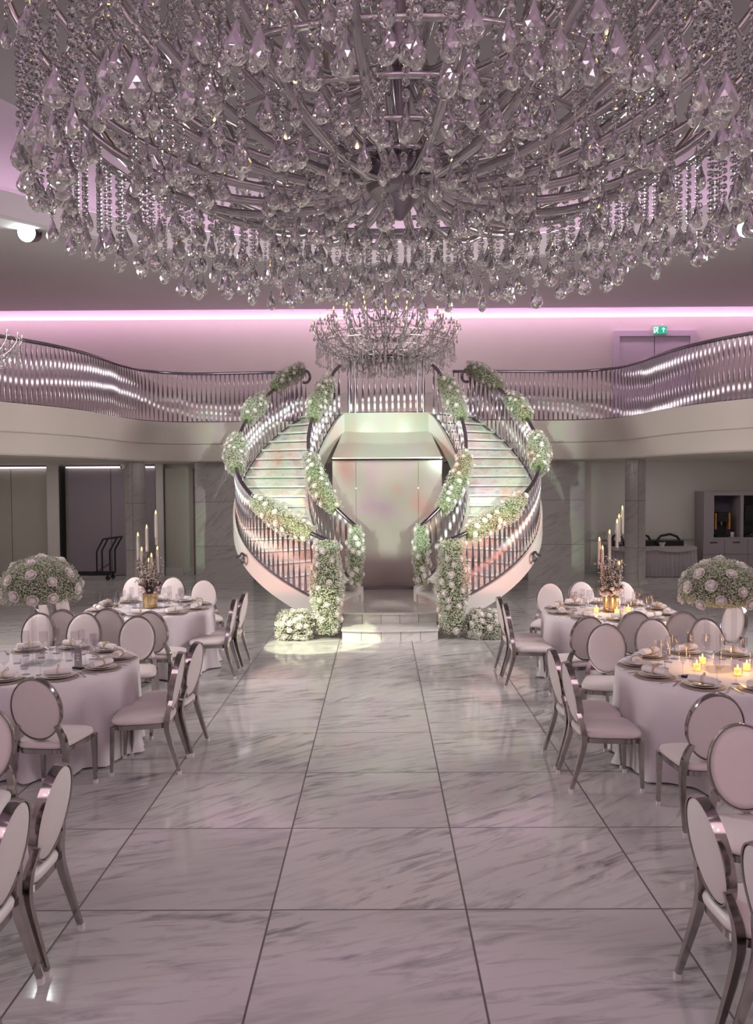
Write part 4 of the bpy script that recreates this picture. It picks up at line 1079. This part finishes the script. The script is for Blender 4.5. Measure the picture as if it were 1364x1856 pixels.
for dx, dy, ww in ((0.20, 0.05, 'aisle side of'), (-0.04, -0.21, 'near side of'), (-0.20, 0.0, 'wall side of')):
    put('tumbler', tb_m, -2.92 + dx, 10.38 + dy, TZ, 0, 'empty clear tumbler, %s the candelabra without tealights' % ww, 'glass', 'clear tumblers')
def number_stand(x, y, rz, lab, fallen=False):
    e = thing('table_card_holder', lab, 'card holder', (x, y, TZ), rz)
    obj('base', MB().box(-.05, .05, -.022, .022, 0, .016), M_BLACK, e)
    if not fallen:
        obj('card', MB().box(-.042, .042, -.004, .004, .016, .17), mat('card_grey', (.40, .36, .37), .3), e)
        m_ = MB()
        for z in (.12, .095, .07): m_.box(-.02, .02, -.0052, -.0042, z, z + .012)
        obj('card_print', m_, M_PORC, e)['label'] = 'pale lines printed on the card'
number_stand(-2.98 + .40, 7.18 - .22, -.5, 'dark table card on black foot beside the napkins, unlit rose ball table')
number_stand(2.83 - .36, 6.82 - .25, .4, 'small black holder lying on the lit rose ball table', True)
# ------------------------------------------------------------------ crystal chandeliers
def drop_data(k=10):
    """faceted almond pendant, hung from z=0, length 1"""
    v = [(0, 0, 0)]; prof = [(0.045, -0.07), (0.12, -0.25), (0.21, -0.43), (0.285, -0.60), (0.305, -0.74), (0.25, -0.87), (0.12, -0.965)]
    for j, (r, z) in enumerate(prof):
        for i in range(k):
            a = 2*PI*(i + 0.5 * (j % 2)) / k; v.append((r*math.cos(a), r*0.62*math.sin(a), z))
    v.append((0, 0, -1.0)); f = []
    for i in range(k): f.append((0, 1 + i, 1 + (i+1) % k))
    for j in range(len(prof) - 1):
        a, b = 1 + j*k, 1 + (j+1)*k
        for i in range(k):
            i2 = (i+1) % k
            if j % 2 == 0: f += [(a+i, b+i, a+i2), (a+i2, b+i, b+i2)]
            else: f += [(a+i, b+i, b+i2), (a+i, b+i2, a+i2)]
    l = 1 + (len(prof)-1)*k
    for i in range(k): f.append((l + i, len(v) - 1, l + (i+1) % k))
    f = [tuple(reversed(t)) for t in f]
    # little octagon bead on top of the pendant
    return v, f
def bead_add(mm, p, r, k=6):
    o = len(mm.v); x, y, z = p
    mm.v.append((x, y, z + r))
    for zz, rr in ((0.45, .85), (-0.45, .85)):
        for i in range(k):
            a = 2*PI*(i + .5 * (zz < 0)) / k; mm.v.append((x + r*rr*math.cos(a), y + r*rr*math.sin(a), z + r*zz))
    mm.v.append((x, y, z - r)); f = []
    for i in range(k):
        i2 = (i+1) % k
        f += [(o, o+1+i, o+1+i2), (o+1+i, o+1+k+i, o+1+i2), (o+1+i2, o+1+k+i, o+1+k+i2), (o+1+k+i, o+1+2*k, o+1+k+i2)]
    mm.f.extend(f); mm.m.extend([0]*len(f))
DV, DF = drop_data()
def drop_mesh(nm):
    mm = MB(); mm.add(DV, DF); bead_add(mm, (0, 0, 0.06), 0.075); return mm.mesh(nm, M_CRYST)
def strand_mesh(nm, nb):
    """nb beads, length 1, hung from z=0"""
    mm = MB(); r = 0.5 / nb * 0.86
    for i in range(nb): bead_add(mm, (0, 0, -(i + .5) / nb), r)
    return mm.mesh(nm, M_CRYST)
DROP = drop_mesh('crystal_drop')
STR = {n_: strand_mesh('bead_strand', n_) for n_ in (3, 5, 7, 9, 12)}
def cr(pts, sub=5): return smooth_path(pts, sub)
def chandelier(label, x, y, z0, R, tiers, fringes, seed, rod_top, dscale=1.0, n_part=100, arm_r=0.011):
    q = random.Random(seed)
    e = thing('crystal_chandelier', label, 'chandelier', (x, y, z0))
    def on_disc(r, a, z): return Vector((r*R*math.cos(a), r*R*math.sin(a), z*R))
    hub = MB()
    hub.lathe([(0.006*R, 0.03*R), (0.03*R, 0.06*R), (0.05*R, 0.09*R), (0.085*R, 0.10*R), (0.10*R, 0.13*R), (0.10*R, 0.17*R), (0.05*R, 0.19*R), (0.028*R, 0.24*R), (0.028*R, 0.40*R),
               (0.06*R, 0.42*R), (0.06*R, 0.46*R), (0.025*R, 0.49*R), (0.025*R, 0.66*R), (0.05*R, 0.68*R), (0.05*R, 0.71*R), (0.018*R, 0.74*R), (0.012*R, 1.0*R)], 20)
    obj('hub', hub, M_HUB, e, 40)
    rod = MB(); rod.tube([(0, 0, 1.0*R), (0, 0, rod_top - z0)], max(0.012, 0.008*R), 8); obj('hanging_rod', rod, M_HUB, e, 40)
    can = MB(); can.lathe([(0.02, rod_top - z0 - .12), (0.12, rod_top - z0 - .05), (0.13, rod_top - z0)], 20); obj('ceiling_rose', can, M_HUB, e, 40)
    drops, strands = [], []      # (pos, length, rot) / (pos, length, beads)
    for (na, prof, off, cd) in tiers:
        P_ = cr([(r*R, 0, z*R) for r, z in prof], 5)
        am = MB(); N_ = len(P_); am.tube(P_, [arm_r*R*(1.15 - 0.4*i/N_) for i in range(N_)], 8); arm_me = am.mesh('arm', M_ARM, 60)
        tip = P_[-1]
        bm_ = MB(); bm_.lathe([(0.006*R, 0.0), (0.020*R, 0.004*R), (0.040*R, 0.018*R), (0.043*R, 0.024*R), (0.018*R, 0.012*R), (0.004*R, 0.008*R)], 14); bob_me = bm_.mesh('bobeche', M_GLASS, 60)
        sm_ = MB(); sm_.lathe([(0.010*R, 0.008*R), (0.010*R, 0.055*R), (0.003*R, 0.057*R)], 10); sl_me = sm_.mesh('candle_sleeve', M_HUB, 60)
        gm_ = MB(); gm_.lathe([(0.006*R, 0.057*R), (0.013*R, 0.078*R), (0.008*R, 0.10*R), (0.001*R, 0.122*R)], 8); gb_me = gm_.mesh('bulb', M_CRYST, 60)
        fm_ = MB(); fm_.lathe([(0.001*R, 0.062*R), (0.0042*R, 0.075*R), (0.003*R, 0.092*R), (0.0005*R, 0.10*R)], 6); fi_me = fm_.mesh('filament', M_BULB, 60)
        for i in range(na):
            a = 2*PI*(i + off)/na
            A_ = link('arm', arm_me, e, None, (0, 0, a))
            tp = Matrix.Rotation(a, 3, 'Z') @ tip
            link('bobeche', bob_me, A_, tuple(tip))
            c_ = link('candle', sl_me, e, tuple(tp))
            if q.random() < 0.9: link('bulb', gb_me, c_)
            link('filament', fi_me, c_)
            for j in range(cd):      # pendants under the drip pan
                b = 2*PI*j/cd + a; p = tp + Vector((0.040*R*math.cos(b), 0.040*R*math.sin(b), 0.012*R))
                drops.append((p, 0.050*R*q.uniform(.85, 1.15), b))
            for fr_ in (0.30, 0.48, 0.64, 0.80, 0.92):     # pendants below the arm
                p = Matrix.Rotation(a, 3, 'Z') @ P_[int(fr_*(N_-1))]
                nb = q.choice((3, 5)); sl = nb * 0.0165 * R * q.uniform(.9, 1.2)
                p = p - Vector((0, 0, arm_r*R))
                strands.append((p, sl, nb)); drops.append((p - Vector((0, 0, sl + .006*R)), 0.064*R*dscale*q.uniform(.8, 1.25), q.uniform(0, PI)))
    for (r, z, cnt, l0, l1, nb, dl) in fringes:
        hp = MB(); hp.tube([on_disc(r, 2*PI*i/60, z) for i in range(60)], 0.0075*R, 6, closed=True); obj('hoop', hp, M_ARM, e, 60)
        for i in range(cnt):
            a = 2*PI*(i + q.uniform(-.25, .25))/cnt; p = on_disc(r + q.uniform(-.012, .012), a, z)
            L_ = q.uniform(l0, l1)*R; strands.append((p, L_, nb)); drops.append((p - Vector((0, 0, L_ + .006*R)), dl*R*dscale*q.uniform(.85, 1.15), q.uniform(0, PI)))
    # bead swags from the crown to the tier tips
    sw_ = MB(); 
    for (na, prof, off, cd) in tiers[:2]:
        for i in range(0, na):
            a = 2*PI*(i + off)/na; a2 = 2*PI*(i + 1 + off)/na
            rt, zt = prof[-1]; A_, B_ = on_disc(rt*.93, a, zt*.86), on_disc(rt*.93, a2, zt*.86)
            for k in range(15):
                t = k/14; p = A_.lerp(B_, t) - Vector((0, 0, 0.11*R*4*t*(1-t))); bead_add(sw_, p, 0.0085*R, 5)
    for i in range(16):
        a = 2*PI*i/16; A_, B_ = on_disc(.05, a, .98), on_disc(tiers[1][1][-1][0]*.9, a, tiers[1][1][-1][1])
        for k in range(22):
            t = k/21; p = A_.lerp(B_, t) - Vector((0, 0, 0.10*R*4*t*(1-t))); bead_add(sw_, p, 0.0085*R, 5)
    s_ = obj('bead_swags', sw_, M_CRYST, e); s_['kind'] = 'stuff'
    O = Vector((x, y, z0))
    def size(p, l):
        w_ = p + O
        if not in_frame(w_.x, w_.y, w_.z, -5): return 0
        return l / w_.y
    def emit(items, kind):
        order = sorted(range(len(items)), key=lambda i: -size(items[i][0], items[i][1] if kind == 'drop' else items[i][1]))
        rest = MB()
        base = DROP if kind == 'drop' else None
        for n_, i in enumerate(order):
            it = items[i]
            if kind == 'drop': M_ = Matrix.Translation(it[0]) @ Matrix.Rotation(it[2], 4, 'Z') @ Matrix.Scale(it[1], 4)
            else:
                wz = it[1]/it[2]  # bead size = segment length
                M_ = Matrix.Translation(it[0]) @ Matrix.Diagonal((it[1], it[1], it[1], 1))
            me = DROP if kind == 'drop' else STR[it[2]]
            if n_ < n_part:
                o = link('crystal_drop' if kind == 'drop' else 'bead_strand', me, e); o.matrix_local = M_
            else: rest.add([v.co for v in me.vertices], [tuple(p.vertices) for p in me.polygons], M_)
        if rest.v:
            o = obj('crystal_drop' if kind == 'drop' else 'bead_strand', rest, M_CRYST, e); o['kind'] = 'stuff'
    emit(drops, 'drop'); emit(strands, 'strand')
    return e
BIGT = [(22, [(0.07, .14), (0.22, .085), (0.50, .10), (0.78, .22), (0.95, .40), (1.0, .54)], 0.0, 6),
        (17, [(0.06, .17), (0.20, .17), (0.42, .22), (0.64, .36), (0.78, .54), (0.80, .66)], 0.5, 6),
        (13, [(0.05, .43), (0.15, .38), (0.32, .42), (0.47, .56), (0.53, .74), (0.53, .80)], 0.2, 5),
        (9, [(0.04, .69), (0.12, .64), (0.24, .70), (0.32, .84), (0.33, .95)], 0.4, 5)]
BIGF = [(0.95, .29, 120, .16, .25, 9, .076), (0.87, .25, 100, .13, .21, 9, .076), (0.70, .19, 76, .10, .17, 7, .072), (0.54, .16, 50, .07, .14, 5, .068), (0.36, .15, 36, .07, .13, 5, .066), (0.20, .15, 18, .06, .10, 5, .064),
        (0.80, .50, 60, .10, .20, 9, .062), (0.62, .44, 50, .10, .18, 7, .064), (0.40, .60, 36, .10, .18, 7, .064)]
chandelier('huge crystal chandelier hanging across the top of the hall nearest the camera', 0.14, 5.3, 3.93, 2.32, BIGT, BIGF, 21, CEIL_Z + 0.62, 1.0, 100, 0.0125)
SMT = [(24, BIGT[0][1], 0.0, 4), (18, BIGT[1][1], 0.5, 4), (14, BIGT[2][1], 0.2, 3), (8, BIGT[3][1], 0.4, 3)]
SMF = [(0.95, .30, 84, .13, .20, 9, .07), (0.88, .40, 60, .1, .2, 9, .06), (0.80, .22, 64, .12, .18, 9, .07), (0.60, .16, 44, .12, .18, 9, .07), (0.42, .13, 34, .12, .19, 9, .07), (0.22, .12, 20, .12, .2, 9, .07)]
chandelier('crystal chandelier with amber candle bulbs hanging above the double staircase', 0.13, 16.5, 4.62, 1.44, SMT, SMF, 22, CEIL_Z, 0.9)
TNT = [(18, BIGT[0][1], 0.0, 4), (12, BIGT[2][1], 0.5, 4)]
TNF = [(0.95, .29, 44, .14, .22, 9, .09), (0.6, .18, 20, .14, .2, 7, .09), (0.3, .14, 10, .12, .2, 7, .09)]
chandelier('small crystal chandelier cut by the left frame edge before the gallery railing', -6.05, 12.2, 4.12, 0.72, TNT, TNF, 23, CEIL_Z, 1.0)
# two bright stage spots on the ceiling, turned to the room
for s, lab in ((-1, 'blazing white ceiling spotlight to the left of the huge chandelier'), (1, 'blazing white ceiling spotlight to the right of the huge chandelier')):
    px_, py_ = (57, 425) if s < 0 else (1345, 425)
    Yv = 13.9; X_ = (px_ - 688) * Yv / FPX; Z_ = CAM_H + (877 - py_) * Yv / FPX
    f = thing('stage_spotlight', lab, 'spotlight', (X_, Yv, Z_))
    Mx = Matrix.Rotation(R_(12), 4, 'X') @ Matrix.Rotation(R_(90), 4, 'X')
    m_ = MB(); m_.lathe([(0.05, -0.34), (0.13, -0.32), (0.15, -0.05), (0.165, 0.0), (0.155, 0.005), (0.14, -0.02), (0.02, -0.03)], 24, Mx); obj('housing', m_, M_BLACK, f, 40)
    m_ = MB(); m_.lathe([(0.135, -0.012), (0.10, 0.012), (0.02, 0.02)], 24, Mx); obj('lens', m_, M_SPOT, f, 60)
    m_ = MB(); m_.tube([(-0.18, 0.15, 0), (-0.18, 0.15, 0.14), (0.18, 0.15, 0.14), (0.18, 0.15, 0)], 0.014, 6); m_.tube([(0, 0.15, 0.14), (0, 0.15, CEIL_Z - Z_)], 0.018, 6); obj('yoke', m_, M_BLACK, f, 40)
    light('stage_spot_beam', 'SPOT', (X_, Yv - 0.06, Z_), (s * 0.5, 7.0, 4.5), 3200, (0.92, 1.0, 0.97), spot_size=R_(32), spot_blend=0.5, shadow_soft_size=0.14)
# unused lamp positions; nothing is placed here
for k, (x, y) in enumerate(((-9.2, 3), (9.2, 3), (-9.2, 7), (9.2, 7), (-9.3, 11.5), (9.3, 11.5), (-5, -1.5), (0, -2.5), (5, -1.5), (-8.5, -1), (8.5, -1))):
    if not in_frame(x, y, CEIL_Z): pass
